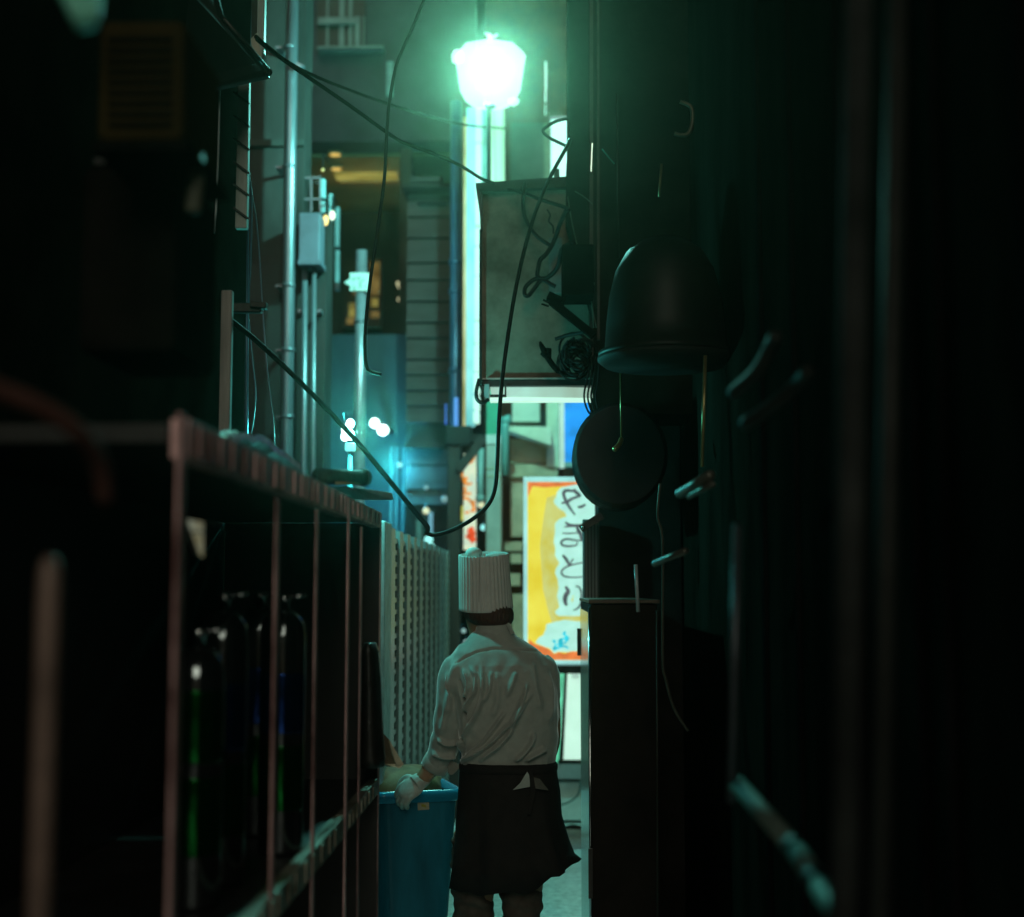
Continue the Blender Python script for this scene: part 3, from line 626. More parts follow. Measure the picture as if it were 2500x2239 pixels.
# yellow shop sign
ys = thing('yellow_sign', 'tall yellow lit shop sign with dark brush characters and an orange foot', 'sign', Vector((X(1380, 8.8), 8.8, 0)))
d = 8.8
efr = emis('pale_frame', (.36, .76, .72), 1.0, .15, 6)
MB().pbx(1288, 1492, 1176, 1612, d, .12).build('face', emis('yellow_face', (.78, .62, .035), 1.1, .12, 5, col2=(.78, .70, .08)), ys)
for a_ in ((1278, 1288, 1164, 1622), (1492, 1503, 1164, 1622), (1288, 1492, 1164, 1176), (1288, 1492, 1612, 1622)):
    MB().pbx(*a_, d - .02, .16).build('frame', efr, ys, bevel=.006)
e_o = emis('orange_face', (.78, .20, .05), 1.0, .25, 14); e_w = emis('white_face', (.46, .86, .74), 1.0, .08, 12)
e_p = emis('pale_yellow', (.68, .60, .08), 1.0, .12, 7, col2=(.60, .65, .24)); e_i = emis('sign_brush_ink', (.055, .075, .085), 1.0, .3, 18, col2=(.10, .11, .13)); e_c = emis('cyan_mark', (.02, .55, .68), 1.0, .3, 20)
def patch(pts, k, m_, name):
    return MB().prism([P(x, y, d - .003 * k) for x, y in pts], (0, .0022, 0)).build(name, m_, ys)
patch([(1289, 1177), (1491, 1177), (1491, 1183), (1400, 1186), (1330, 1190), (1300, 1187), (1294, 1200), (1289, 1215)], 1, e_o, 'orange_band')
patch([(1335, 1215), (1365, 1205), (1470, 1200), (1470, 1530), (1350, 1530), (1338, 1490), (1326, 1440), (1322, 1390), (1318, 1330), (1326, 1270)], 1, e_p, 'pale_centre')
patch([(1470, 1184), (1403, 1183), (1390, 1186), (1370, 1190), (1360, 1201), (1358, 1215), (1353, 1220), (1352, 1226), (1355, 1231), (1367, 1243), (1378, 1249), (1384, 1260), (1364, 1268), (1355, 1279), (1355, 1301), (1352, 1322), (1356, 1338), (1355, 1356), (1366, 1375), (1357, 1389), (1355, 1399), (1362, 1416), (1364, 1434), (1360, 1455), (1366, 1482), (1355, 1493), (1357, 1499), (1364, 1504), (1408, 1504), (1470, 1500)], 2, e_w, 'white_cloud')
patch([(1334, 1524), (1356, 1518), (1378, 1513), (1406, 1517), (1480, 1515), (1480, 1590), (1397, 1590), (1384, 1592), (1364, 1591), (1353, 1595), (1342, 1583), (1329, 1579), (1315, 1573), (1307, 1569), (1316, 1556), (1326, 1551), (1333, 1535)], 2, e_w, 'white_cloud')
patch([(1291, 1560), (1305, 1572), (1330, 1580), (1342, 1586), (1353, 1597), (1364, 1592), (1378, 1596), (1395, 1591), (1480, 1592), (1490, 1611), (1291, 1611)], 3, e_o, 'orange_band')
zz = lambda L, o=0: [(1260 + x / 7.28, 1150 + (y + o) / 7.28) for x, y in L]
patch(zz([(650, 1320), (655, 1368), (690, 1370), (760, 1335), (850, 1312), (925, 1342), (938, 1315), (880, 1280), (880, 1240), (935, 1190), (945, 1140), (910, 1100), (880, 1100), (888, 1040), (862, 1020), (820, 1075), (835, 1110), (800, 1150), (760, 1165), (740, 1200), (690, 1180), (640, 1180), (650, 1220), (700, 1260)], 1820), 3, e_c, 'cyan_crown_mark')
for cx, cy, r in ((835, 1125, 28), (848, 1200, 24), (725, 1225, 28), (735, 1290, 22), (855, 1265, 20)):
    patch(zz([(cx + r * math.cos(a_ * .785), cy + r * math.sin(a_ * .785)) for a_ in range(8)], 1820), 4, e_w, 'crown_dot')
for cx, cy, r in ((1000, 470, 24), (1015, 410, 14)):
    patch(zz([(cx + r * .7 * math.cos(a_ * .785), cy + 1.6 * r * math.sin(a_ * .785)) for a_ in range(8)], 1820), 4, e_p, 'yellow_dot')
def brush(L, w0, o=0, taper=True):
    q = catmull([P(x, y, d - .013) for x, y in zz(L, o)], 6); n = len(q)
    ws = [w0 / 7.28 * PX(d) * ((.45 + .75 * math.sin(math.pi * min(1, (i + .6) / n * .9 + .05))) if taper else 1) for i in range(n)]
    MB().ribbon(q, ws, (0, .003, 0)).build('brush_stroke', e_i, ys)
brush([(1020, 320), (1080, 390), (1150, 440)], 52); brush([(1150, 440), (1000, 490), (900, 550), (800, 570)], 46)
brush([(1080, 385), (1000, 355), (900, 348), (850, 375), (850, 440), (900, 560), (960, 660), (1050, 785)], 52); brush([(1090, 640), (1160, 635), (1240, 590)], 44)
brush([(870, 910), (960, 960), (1100, 970), (1200, 945)], 48); brush([(850, 995), (950, 985), (1060, 980)], 28); brush([(1080, 960), (1105, 1050), (1150, 1130), (1165, 1250)], 60)
brush([(810, 1105), (920, 1110), (1110, 1100)], 26); brush([(1170, 1240), (1050, 1230), (900, 1210), (820, 1240), (800, 1280), (840, 1325), (950, 1338), (1070, 1318), (1090, 1255)], 36)
brush([(825, 1490), (890, 1570), (950, 1675)], 50); brush([(1015, 1555), (950, 1675)], 26)
brush([(1260, 1600), (1170, 1630), (1050, 1655), (930, 1690), (840, 1740), (805, 1810), (860, 1870), (1000, 1892), (1180, 1880), (1280, 1850)], 30)
brush([(875, 230), (925, 315), (880, 400), (870, 500), (900, 575)], 70, 1820); brush([(1050, 230), (1110, 240), (1155, 310), (1160, 440), (1140, 560), (1080, 630), (1010, 660)], 34, 1820)
MB().bx(X(1300, d), X(1308, d), d + .03, d + .09, .002, Z(1622, d)).build('leg', m_darkmetal, ys); MB().bx(X(1488, d), X(1496, d), d + .03, d + .09, .002, Z(1622, d)).build('leg', m_darkmetal, ys)
MB().bx(X(1352, d), X(1500, d), d - .02, d + .12, Z(1644, d), Z(1625, d)).build('base_rail', m_darkmetal, ys)

# white lit menu board
wb = thing('menu_board', 'white lit menu board in a dark frame under the yellow sign', 'board', Vector((X(1400, 9.7), 9.7, .04)))
d = 9.7
MB().pbx(1368, 1470, 1640, 1856, d, .1).build('lit_face', emis('menu_white', (.58, .90, .74), 1.0, .06, 6), wb)
MB().prism([P(1379, 1628, d - .02), P(1386, 1628, d - .02), P(1375, 1862, d - .02), P(1365, 1862, d - .02)], (0, .06, 0)).build('frame', m_dark, wb)
MB().prism([P(1362, 1650, d - .01), P(1378, 1640, d - .01), P(1364, 1862, d - .01), P(1352, 1862, d - .01)], (0, .04, 0)).build('green_edge', emis('green_edge', (.10, .55, .32), 1.0, .3, 9), wb)
MB().pbx(1362, 1475, 1856, 1864, d - .03, .14).build('frame', m_dark, wb)
MB().pbx(1352, 1480, 1866, 1902, d - .03, .2).build('base', mat('grey_base', (.36, .38, .40), .6, 0, .2, 6, .1), wb)
MB().pbx(1360, 1480, 1903, 1908, d - .035, .2).build('base_trim', m_black, wb)
MB().pbx(1352, 1480, 1909, 2002, d, .2).build('plinth', mat('plinth', (.75, .76, .74), .6, 0, .2, 6, .1), wb)
mb = MB()
for k in range(3):
    c0 = P(1395 + k * 6, 1645, d - .012); mb.ribbon([c0, c0 + Vector((.012, 0, -.035)), c0 + Vector((.022, 0, -.002))], [.006] * 3, (0, .004, 0))
mb.build('lettering', e_i, wb)
tag(MB().tube(catmull([P(1360, 1968, 9.6), P(1390, 1958, 9.6), P(1412, 1938, 9.6), P(1418, 1905, 9.6)]), .006, 6).build('lead', mat('teal_lead', (.05, .12, .12), .4, 0, .1, 5, 0), smooth=True), 'thin dark lead curling up the menu board plinth', 'cable')
mb = MB()
mb.tube(catmull([P(1340, 2015, 9.5), P(1370, 2026, 9.5), P(1400, 2020, 9.5), P(1440, 2032, 9.5)]), .02, 8)
tag(mb.build('kerb_hose', m_dark, smooth=True), 'dark hose lying along the kerb by the menu board', 'hose')
struct(MB().bx(-.62, 3.2, 9.36, 9.452, .0, .042).build('kerb', mat('kerb_white', (.55, .60, .56), .6, 0, .2, 12, .2), bevel=.008))

# closing buildings behind the shops
eb = thing('building', 'dark building closing the street behind the street lantern', 'building', (2, 20, 0))
MB().bx(-8, 9, 19.2, 20.5, 0, 7.5).build('wall', m_dark, eb)
dk = thing('dark_hoarding', 'dark green hoarding between the street lantern and the white gap', 'hoarding', P(1290, 440, 11.2))
MB().pbx(1246, 1328, 300, 560, 11.2, .15).build('panel', mat('hoarding', (.05, .055, .04), .8, 0, .4, 4, .2), dk)
MB().pbx(1326, 1343, 300, 560, 11.22, .14).build('edge_post', mat('hoarding_edge', (.12, .13, .08), .7, 0, .3, 5, .1), dk)
ws_ = thing('white_sign', 'plain white lit upright sign caught between hoarding and dark wall', 'sign', P(1365, 360, 11.1))
MB().pbx(1345, 1440, 290, 470, 11.1, .1).build('face', emis('white_gap', (.58, .95, .86), 1.15, .05), ws_)
MB().pbx(1343, 1440, 284, 290, 11.08, .13).build('frame', m_galv, ws_)
slv = thing('lit_slit', 'thin broken glowing strip for a lit gap above the plain white sign', 'light', P(1334, 220, 11.1))
for q0, q1, w_ in ((150, 215, 2.2), (219, 246, 1.8), (255, 278, 1.0)):
    MB().pbx(1334 - w_ - q0 * .01, 1334 + w_ - q0 * .01, q0, q1, 11.1, .04).build('tube', emis('slit_white', (.65, .95, .85), 1.0, .05), slv)  # glowing strips stand in for light showing through a narrow gap

# ------------------------------------------------------------------ street lantern
LD = 8.3
lc = P(1197, 180, LD)
ln = thing('street_lantern', 'glowing pale green street lantern with a crown finial above the alley', 'street lamp', lc)
k = PX(LD)
gla = bpy.data.materials.new('lantern_glass'); gla.use_nodes = True
t = gla.node_tree; t.nodes.clear(); o_ = t.nodes.new('ShaderNodeOutputMaterial'); ad = t.nodes.new('ShaderNodeAddShader')
tr = t.nodes.new('ShaderNodeBsdfTransparent'); tr.inputs[0].default_value = (.72, .85, .80, 1); em = t.nodes.new('ShaderNodeEmission')
em.inputs[0].default_value = (.36, .66, .56, 1); em.inputs[1].default_value = 1.0
t.links.new(tr.outputs[0], ad.inputs[0]); t.links.new(em.outputs[0], ad.inputs[1]); t.links.new(ad.outputs[0], o_.inputs[0])
prof = [(40, -82), (62, -72), (76, -45), (84, 10), (90, 46), (82, 58), (50, 68), (22, 80), (14, 84)]
MB().lathe(lc, [(r * k, z * k) for r, z in prof], 8).build('glass_shade', gla, ln)
MB().lathe(lc + Vector((-82 * k, 0, 46 * k)), [(.001, -22 * k), (15 * k, -14 * k), (17 * k, 4 * k), (12 * k, 14 * k), (.001, 17 * k)], 12).build('corner_knob', gla, ln, smooth=True)
MB().lathe(lc + Vector((58 * k, 0, -72 * k)), [(.001, -14 * k), (13 * k, -6 * k), (15 * k, 4 * k), (.001, 12 * k)], 12).build('corner_knob', gla, ln, smooth=True)
fin = MB()
fin.lathe(lc + Vector((-2 * k, 0, 84 * k)), [(8 * k, 0), (6 * k, 8 * k), (9 * k, 14 * k), (4 * k, 20 * k), (.001, 22 * k)], 10)
fin.bar(lc + Vector((-2 * k, 0, 90 * k)), lc + Vector((18 * k, 0, 102 * k)), .02, .012); fin.bar(lc + Vector((2 * k, 0, 96 * k)), lc + Vector((-14 * k, 0, 106 * k)), .02, .012)
fin.build('finial', gla, ln)
MB().tube([lc + Vector((0, 0, -82 * k)), lc + Vector((-3 * k, .0, -96 * k)), lc + Vector((-4 * k, .02, -.95))], [.04, .012, .012], 10).build('stem', m_galv, ln, smooth=True)
MB().bar(lc + Vector((-4 * k, .02, -.94)), Vector((.61, LD + .02, lc.z - .94)), .03, .03).build('bracket_arm', m_darkmetal, ln)
LANTERN = lamp_light('lantern_bulb', lc + Vector((0, 0, .02)), (.27, 1.0, .90), 460, .06, ln)

# ------------------------------------------------------------------ hanging sign box seen from behind
hs = thing('hanging_sign', 'big grimy grey sign box seen from behind with a lit underside', 'sign', P(1310, 700, 5.95))
d = 5.95
mgr = mat('grimy_panel', (.20, .145, .105), .9, 0, .35, 5, .25, col2=(.31, .235, .175), spec=.1)
MB().pbx(1176, 1470, 452, 925, d + .02, .2).build('back_panel', mgr, hs)
MB().prism([P(1161, 447, d - .02), P(1460, 425, d - .02), P(1460, 455, d - .02), P(1280, 460, d - .02), P(1172, 468, d - .02)], (0, .2, 0)).build('top_frame', m_dark, hs)
MB().prism([P(1161, 452, d - .01), P(1178, 466, d - .01), P(1178, 560, d - .01), P(1173, 560, d - .01), P(1171, 520, d - .01)], (0, .16, 0)).build('corner_strap', m_black, hs)
MB().pbx(1170, 1176, 560, 940, d, .22).build('side_frame', m_dark, hs)
MB().pbx(1178, 1472, 926, 942, d - .02, .1).build('bottom_frame', m_black, hs, bevel=.003)
MB().pbx(1178, 1452, 922, 926, d - .03, .05).build('lip', mat('worn_lip', (.38, .36, .32), .4, .4, .3, 12, .1), hs)
tray = emis('tray_glow', (.42, .40, .26), 1.0, .4, 2.2, col2=(.40, .74, .62), stretch=(1, 1, .2))
MB().hexa([P(1200, 968, d), P(1478, 972, d), P(1478, 973, d + .3), P(1200, 969, d + .3), P(1196, 940, d + .02), P(1474, 948, d + .02), P(1474, 949, d + .28), P(1196, 941, d + .28)]).build('light_tray', tray, hs)
MB().pbx(1196, 1480, 969, 979, d + .1, .06).build('fluorescent_tube', emis('tube_white', (.55, .88, .72), 1.0, .12), hs)
MB().pbx(1196, 1236, 963, 968, d - .03, .03).build('tray_clip', m_black, hs); MB().pbx(1232, 1236, 938, 964, d - .035, .03).build('tray_clip', m_darkmetal, hs)
MB().pbx(1182, 1194, 938, 972, d - .03, .1).build('end_cap', mat('grey_cap', (.30, .29, .28), .5, 0, .2, 8, 0), hs)
MB().tube(catmull([P(1170, 925, d - .05), P(1163, 955, d - .05), P(1165, 975, d - .05), P(1178, 984, d - .05), P(1192, 975, d - .04)]), .008, 8).build('end_loop', m_black, hs, smooth=True)
MB().pbx(1340, 1372, 580, 715, d - .02, .035).build('patch', mat('patch_grey', (.20, .18, .16), .8, 0, .2, 7, .1), hs)
MB().pbx(1352, 1366, 412, 520, d + .3, .03).build('green_strip', mat('green_strip_dull', (.10, .22, .17), .6, 0, .3, 8, .1), hs)

# ------------------------------------------------------------------ cables across the alley
def cab(pts, r, lb, name='cable', m_=m_cable, cat_='cable', n=8):
    return tag(MB().tube(catmull([P(*p) for p in pts], n), r, 8).build(name, m_, smooth=True), lb, cat_)
cab([(520, 755, 4.5), (567, 785, 4.55), (640, 845, 4.7), (740, 940, 4.8), (860, 1065, 4.9), (960, 1185, 5.0), (1020, 1258, 5.05), (1042, 1284, 5.05), (1044, 1294, 5.05), (1040, 1303, 5.05)], .0095, 'thick black cable running down from the steel bracket to the kink', n=6)
cab([(1040, 1299, 5.05), (1048, 1304, 5.05), (1064, 1306, 5.05), (1100, 1296, 5.05), (1150, 1270, 5.1), (1190, 1235, 5.1), (1208, 1195, 5.1), (1214, 1130, 5.1), (1219, 1010, 5.15), (1233, 870, 5.2), (1262, 690, 5.3), (1300, 540, 5.4), (1340, 440, 5.5), (1384, 358, 5.56), (1392, 340, 5.62)], .0078, 'black cable looping up from the kink and over the hanging sign', n=6)
cab([(625, 90, 4.44), (650, 112, 4.6), (700, 150, 5.0), (760, 182, 5.6), (860, 222, 6.6), (960, 257, 7.6), (1080, 293, 8.8), (1160, 308, 9.6), (1233, 314, 10.18)], .0075, 'upper black wire stretched from the canopy to the strip sign', 'wire', m_wire, 'wire')
cab([(628, 96, 4.44), (655, 118, 4.6), (720, 166, 4.9), (850, 255, 5.3), (960, 334, 5.6), (1000, 354, 5.7), (1080, 384, 5.75), (1130, 408, 5.78), (1175, 436, 5.85), (1205, 447, 5.91)], .0075, 'lower black wire stretched from the canopy to the hanging sign', 'wire', m_wire, 'wire')
cab([(1240, 462, 5.91), (1270, 468, 5.87), (1320, 487, 5.75), (1384, 508, 5.65), (1388, 514, 5.60)], .008, 'short black wire crossing the top of the hanging sign', 'wire', cat_='wire')
cab([(1060, -60, 5.0), (1010, 60, 5.0), (985, 115, 5.0), (966, 165, 5.0), (950, 255, 5.0), (944, 330, 5.0), (938, 440, 5.0), (922, 560, 5.0), (902, 700, 5.0), (893, 790, 5.0), (891, 850, 5.0), (895, 895, 5.0), (908, 908, 5.0), (931, 914, 5.0)], .0062, 'loose black wire dangling from above with a hooked end', 'wire', cat_='wire', n=6)
cab([(1281, 449, 5.90), (1279, 470, 5.83), (1277, 500, 5.85), (1282, 530, 5.85), (1297, 560, 5.85), (1315, 580, 5.85), (1344, 600, 5.85)], .008, 'curved black lead sagging behind the looping cable', n=6)
cab([(1385, 508, 5.65), (1368, 545, 5.80), (1356, 580, 5.85), (1346, 602, 5.85), (1332, 622, 5.85), (1319, 635, 5.85), (1314, 655, 5.85), (1313, 676, 5.85), (1330, 681, 5.85), (1352, 665, 5.83), (1364, 645, 5.80), (1368, 620, 5.75), (1376, 604, 5.65), (1400, 592, 5.55)], .010, 'twisted dark creeper stem winding over the hanging sign', 'creeper', cat_='creeper', n=5)
cab([(1330, 680, 5.85), (1305, 682, 5.85), (1284, 700, 5.85), (1281, 718, 5.85), (1290, 722, 5.85), (1305, 704, 5.85), (1322, 684, 5.85), (1345, 694, 5.85), (1356, 700, 5.85)], .009, 'dark creeper tip curling into a small loop', 'creeper', cat_='creeper', n=5)
cab([(1336, 512, 5.90), (1343, 525, 5.89), (1340, 540, 5.89), (1350, 553, 5.88), (1351, 570, 5.87)], .004, 'hair thin dark tendril high on the hanging sign', 'creeper', cat_='creeper')

cab([(1390, 290, 5.84), (1372, 292, 5.82), (1348, 301, 5.8), (1326, 318, 5.8), (1338, 334, 5.8), (1362, 347, 5.8), (1390, 360, 5.84)], .007, 'short black cable bowing out from the duct before the white sign')
# ------------------------------------------------------------------ right hand wall and its clutter
XW = .62
rw = thing('building', 'black building wall along the side opposite the rack', 'building', (XW, 3, 0))
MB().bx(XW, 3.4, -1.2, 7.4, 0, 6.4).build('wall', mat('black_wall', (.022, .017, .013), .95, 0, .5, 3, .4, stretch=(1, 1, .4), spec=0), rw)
for yv, wv, zv in ((1.32, .03, 5.2), (1.58, .02, 4.1), (1.74, .05, 5.6), (2.15, .02, 3.2), (2.31, .03, 5.6), (2.75, .04, 2.6), (2.86, .015, 4.9), (3.4, .03, 5.6), (3.9, .05, 3.8)):
    MB().bx(XW - .012, XW + .01, yv, yv + wv, .05, zv).build('cladding_rib', mat('cladding', (.014, .014, .014), .9, 0, .5, 3, .1, spec=0), rw, bevel=.006)
def pole(px, q0, q1, d, r, lb, m_=m_darkmetal, px2=None, name='thin_pipe'):
    return tag(MB().tube([P(px, q0, d), P(px2 or px, q1, d)], r, 10).build(name, m_, smooth=True), lb, 'pipe')
dv_ = thing('duct', 'broad dark duct box high on the black wall', 'duct', (.3, 5.8, 3.2))
d = 5.8
MB().prism([P(1388, -300, d), P(1388, 292, d), P(1393, 302, d), P(1393, 305, d), P(1384, 380, d), P(1382, 530, d), P(1402, 600, d), P(1425, 690, d), P(1440, 740, d), P(1452, 1010, d), P(1705, 1010, d), P(1705, -300, d)], (0, .5, 0)).build('casing', mat('duct_dark', (.016, .015, .011), .95, 0, .5, 4, .3, spec=0), dv_)
MB().bar(P(1444, -60, d - .02), P(1444, 900, d - .02), .014, .02, (0, 1, 0)).build('seam', mat('seam', (.05, .045, .035), .5, .3, .3, 9, .1), dv_)
MB().bar(P(1460, -60, d - .02), P(1461, 830, d - .02), .010, .02, (0, 1, 0)).build('seam', MATS['seam'], dv_)
mb = MB(); mb.tube([P(1446, 350, d - .05), P(1443, 420, d - .05)], .004, 6)
mb.build('glint_tube', mat('bright_metal', (.6, .7, .65), .2, 1, .1, 9, 0), dv_)
jb = thing('junction_box', 'black junction box with a splayed bracket in front of the hanging sign', 'box', P(1410, 660, 5.55))
MB().pbx(1372, 1450, 596, 720, 5.55, .2).build('case', m_wire, jb, bevel=.006)
MB().bar(P(1338, 722, 5.53), P(1372, 738, 5.53), .03, .05, (0, 1, 0)).build('bracket_foot', m_wire, jb)
MB().bar(P(1345, 735, 5.52), P(1450, 820, 5.50), .03, .034, (0, 1, 0)).build('bracket_arm', m_wire, jb)
for a_, b_ in (((1322, 742), (1340, 748)), ((1326, 732), (1342, 740)), ((1380, 722), (1372, 760))):
    MB().tube([P(*a_, 5.51), P(*b_, 5.51)], .004, 6).build('bracket_spike', m_wire, jb)
# nest of old wires
nst = MB(); rr = random.Random(3)
for k in range(34):
    c0 = Vector((1408 + rr.uniform(-10, 16), 862 + rr.uniform(-12, 30), 0)); R0 = rr.uniform(16, 40); a0 = rr.uniform(0, 6.3); pts = []
    for j in range(8):
        a_ = a0 + j * .62; pts.append(P(c0.x + R0 * 1.0 * math.cos(a_), c0.y + R0 * 1.05 * math.sin(a_), 5.77 + rr.uniform(-.09, .06)))
    nst.tube(catmull(pts, 4), rr.uniform(.003, .007), 6)
tag(nst.build('wire_nest', m_cable, smooth=True), 'tangled nest of old black wires on the hanging sign', 'wires')
hk = thing('hook_branch', 'forked dark stick with a knuckled end below the wire nest', 'stick', P(1350, 880, 5.80))
MB().tube(catmull([P(1328, 858, 5.75), P(1335, 870, 5.75), P(1350, 892, 5.75), P(1366, 908, 5.75), P(1384, 914, 5.75), P(1412, 916, 5.75)], 6), [.017, .019, .02, .018, .017, .016] + [.012] * 12 + [.009] * 13, 8).build('stem', m_wire, hk, smooth=True)
MB().tube([P(1334, 868, 5.75), P(1321, 842, 5.74), P(1318, 834, 5.74)], [.016, .010, .004], 8).build('prong', m_wire, hk, smooth=True)
MB().tube([P(1338, 872, 5.75), P(1340, 850, 5.74)], [.014, .011], 8).build('prong', m_wire, hk, smooth=True)
cab([(1356, 828, 5.65), (1380, 820, 5.63), (1400, 816, 5.60), (1440, 808, 5.50)], .008, 'ragged dark twig above the wire nest', 'twig', cat_='twig')
# hanging loops by the sign end
for k_, (xo, lb) in enumerate(((0, 'outermost thin black loop hanging from the sign end'), (9, 'second thin black loop hanging from the sign end'), (17, 'third thin black loop hanging from the sign end'), (28, 'innermost thin black loop hanging from the sign end'))):
    tag(MB().tube(catmull([P(1446 + xo * .6, 870, 5.7), P(1432 + xo, 930, 5.7), P(1426 + xo, 965, 5.7), P(1430 + xo, 990, 5.7), P(1440 + xo * .8, 1010, 5.7), P(1458, 1020, 5.72)], 5), .0042, 6).build('cable_loop', m_cable, smooth=True), lb, 'cable')
for k_, (pts, lb) in enumerate((([(1386, 480), (1400, 560), (1420, 640), (1440, 710), (1446, 760), (1450, 800)], 'thin pale wire slanting down the duct edge'),
                                ([(1403, 467), (1425, 480), (1446, 498)], 'short thin wire slanting across the duct'),
                                ([(1470, 364), (1486, 384), (1500, 400)], 'short teal wire slanting off the duct seam'),
                                ([(1450, 690), (1444, 730), (1448, 760), (1456, 800)], 'thin drooping wire by the dome hood'))):
    cab([(x, y, 5.74 - .02 * k_) for x, y in pts], .0026, lb, 'wire', mat('dull_wire', (.10, .10, .075), .4, .3, .3, 10, 0) if k_ != 2 else mat('teal_wire', (.05, .30, .26), .4, .2, .2, 10, 0), 'wire')
cab([(1660, 1440 - 1442 + 250, 5.2), (1687, 262, 5.2), (1690, 300, 5.2), (1680, 326, 5.2), (1662, 330, 5.2), (1646, 326, 5.2)], .0085, 'dull hooked pipe end sticking out of the black wall', 'hooked_pipe', mat('dull_pipe', (.16, .145, .10), .4, .4, .3, 10, 0), 'pipe')
pole(1506, 230, 630, 5.6, .004, 'thin dark conduit above the dome hood', MATS['seam'], 1510)
pole(1615, 400, 480, 5.2, .005, 'short dull conduit high on the black wall', mat('dull_brass', (.28, .22, .11), .35, .6, .3, 10, 0), 1609)
pole(1515, 878, 1075, 5.2, .0038, 'thin brass rod hanging below the dome hood', mat('brass_rod', (.55, .46, .20), .3, .7, .2, 10, 0), 1517)
pole(1722, 868, 1140, 4.3, .0055, 'thicker brass rod hanging further from the dome hood', MATS['brass_rod'], 1714)
cab([(1517, 1072, 5.2), (1512, 1085, 5.18), (1500, 1098, 5.15)], .010, 'small brass tap at the end of the thin rod', 'tap', MATS['brass_rod'], 'tap')
# domed hood
dm = thing('domed_hood', 'big dark domed vent hood bulging from the black wall', 'vent hood', P(1620, 730, 4.7))
c = P(1625, 872, 4.75); kk = PX(4.75)
MB().lathe(c, [(165 * kk, 0), (166 * kk, 12 * kk), (150 * kk, 20 * kk), (146 * kk, 80 * kk), (138 * kk, 150 * kk), (122 * kk, 215 * kk), (96 * kk, 262 * kk), (55 * kk, 292 * kk), (.001, 302 * kk)], 40).build('dome', mat('hood_paint', (.014, .013, .009), .5, .1, .4, 6, .08), dm, smooth=True)
MB().lathe(c + Vector((0, 0, -.012)), [(150 * kk, -.02), (168 * kk, 0), (168 * kk, .012)], 40).build('rim', m_dark, dm, smooth=True)
# round drum
dr = thing('drum', 'round dark ribbed drum bulging towards the yellow sign', 'drum', P(1515, 1110, 5.6))
c = P(1515, 1110, 5.6); rd = 117 * PX(5.6)
mb = MB(); rings = []
for yo, f in ((-.0, .93), (.02, 1.0), (.10, .98), (.12, 1.0), (.22, .98), (.24, 1.0), (.36, .97), (.38, .9)):
    rings.append([c + Vector((rd * f * math.cos(2 * math.pi * k / 32) * 1.0, yo, rd * f * 1.12 * math.sin(2 * math.pi * k / 32))) for k in range(32)])
mb.loft(rings); mb.build('shell', mat('drum_paint', (.016, .011, .009), .6, 0, .4, 6, .2), dr, smooth=False, bevel=.004)
MB().bar(P(1418, 1292, 5.6), P(1470, 1258, 5.6), .03, .022, (0, 1, 0)).build('foot_bracket', m_darkmetal, dr)
MB().tube([P(1419, 1289, 5.58), P(1428, 1285, 5.58)], .008, 8).build('bolt', mat('bright_bolt', (.6, .65, .62), .2, .9, .1, 9, 0), dr, smooth=True)
tag(MB().bx(X(1462, 6.25), .612, 6.25, 6.7, 0, 3.2).build('pipe_casing', mat('casing_black', (.020, .016, .014), .75, 0, .5, 4, .3, spec=.05), bevel=.006), 'broad black pipe casing behind the drum and the dark cabinet', 'casing')
# grey upright panel and the cabinet below
gp = thing('ribbed_panel', 'grey ribbed panel standing on the dark cabinet', 'panel', P(1445, 1460, 6.1))
MB().bx(X(1424, 6.1), X(1462, 6.1), 6.1, 6.2, 1.58, Z(1268, 6.1)).build('sheet', mat('grey_sheet', (.24, .24, .24), .6, 0, .2, 10, .05, stretch=(8, 1, .2)), gp)
for px in (1428, 1436, 1444, 1452, 1460): MB().bx(X(px, 6.1) - .002, X(px, 6.1) + .002, 6.09, 6.11, 1.58, Z(1272, 6.1)).build('rib', m_dark, gp)
cbx = thing('cabinet', 'tall dark steel cabinet with a bright polished edge beside the cook', 'cabinet', (.28, 5.7, 0))
MB().bx(.162, .40, 5.0, 6.35, .0, 1.572).build('case', mat('cabinet_paint', (.018, .013, .010), .75, 0, .4, 5, .15, spec=.12), cbx, bevel=.006)
MB().bx(.158, .162, 5.05, 6.30, .05, 1.54).build('side_sheet', mat('side_sheet', (.45, .47, .47), .16, .9, .3, 4, .05, stretch=(1, 6, .3)), cbx)
MB().bx(.156, .41, 4.99, 6.37, 1.574, 1.588).build('lid', mat('lid_tan', (.13, .095, .07), .45, .3, .3, 6, .05), cbx, bevel=.003)
MB().tube([(.1585, 5.012, .02), (.1585, 5.012, 1.56)], .005, 8).build('edge_trim', m_chrome, cbx, smooth=True)
MB().bx(.145, .158, 6.30, 6.36, 1.33, 1.45).build('hinge', m_black, cbx)
MB().bx(.150, .165, 4.985, 5.0, .55, .72).build('lock_plate', m_darkmetal, cbx)
wtb = pole(1552, 1378, 1494, 4.6, .006, 'short white tube hanging beside the cabinet top', mat('white_tube', (.55, .62, .62), .3, .2, .1, 8, 0), 1558)
pole(1604, 1490, 2260, 4.7, .003, 'thin pale conduit down the cabinet corner', MATS['seam'], 1606)
cab([(1612, 1180, 4.8), (1606, 1260, 4.8), (1618, 1330, 4.8), (1618, 1600, 4.8), (1626, 1660, 4.8), (1646, 1730, 4.8), (1680, 1785, 4.8)], .005, 'long dull cable down the black wall ending in a curl', m_=MATS['dull_wire'])
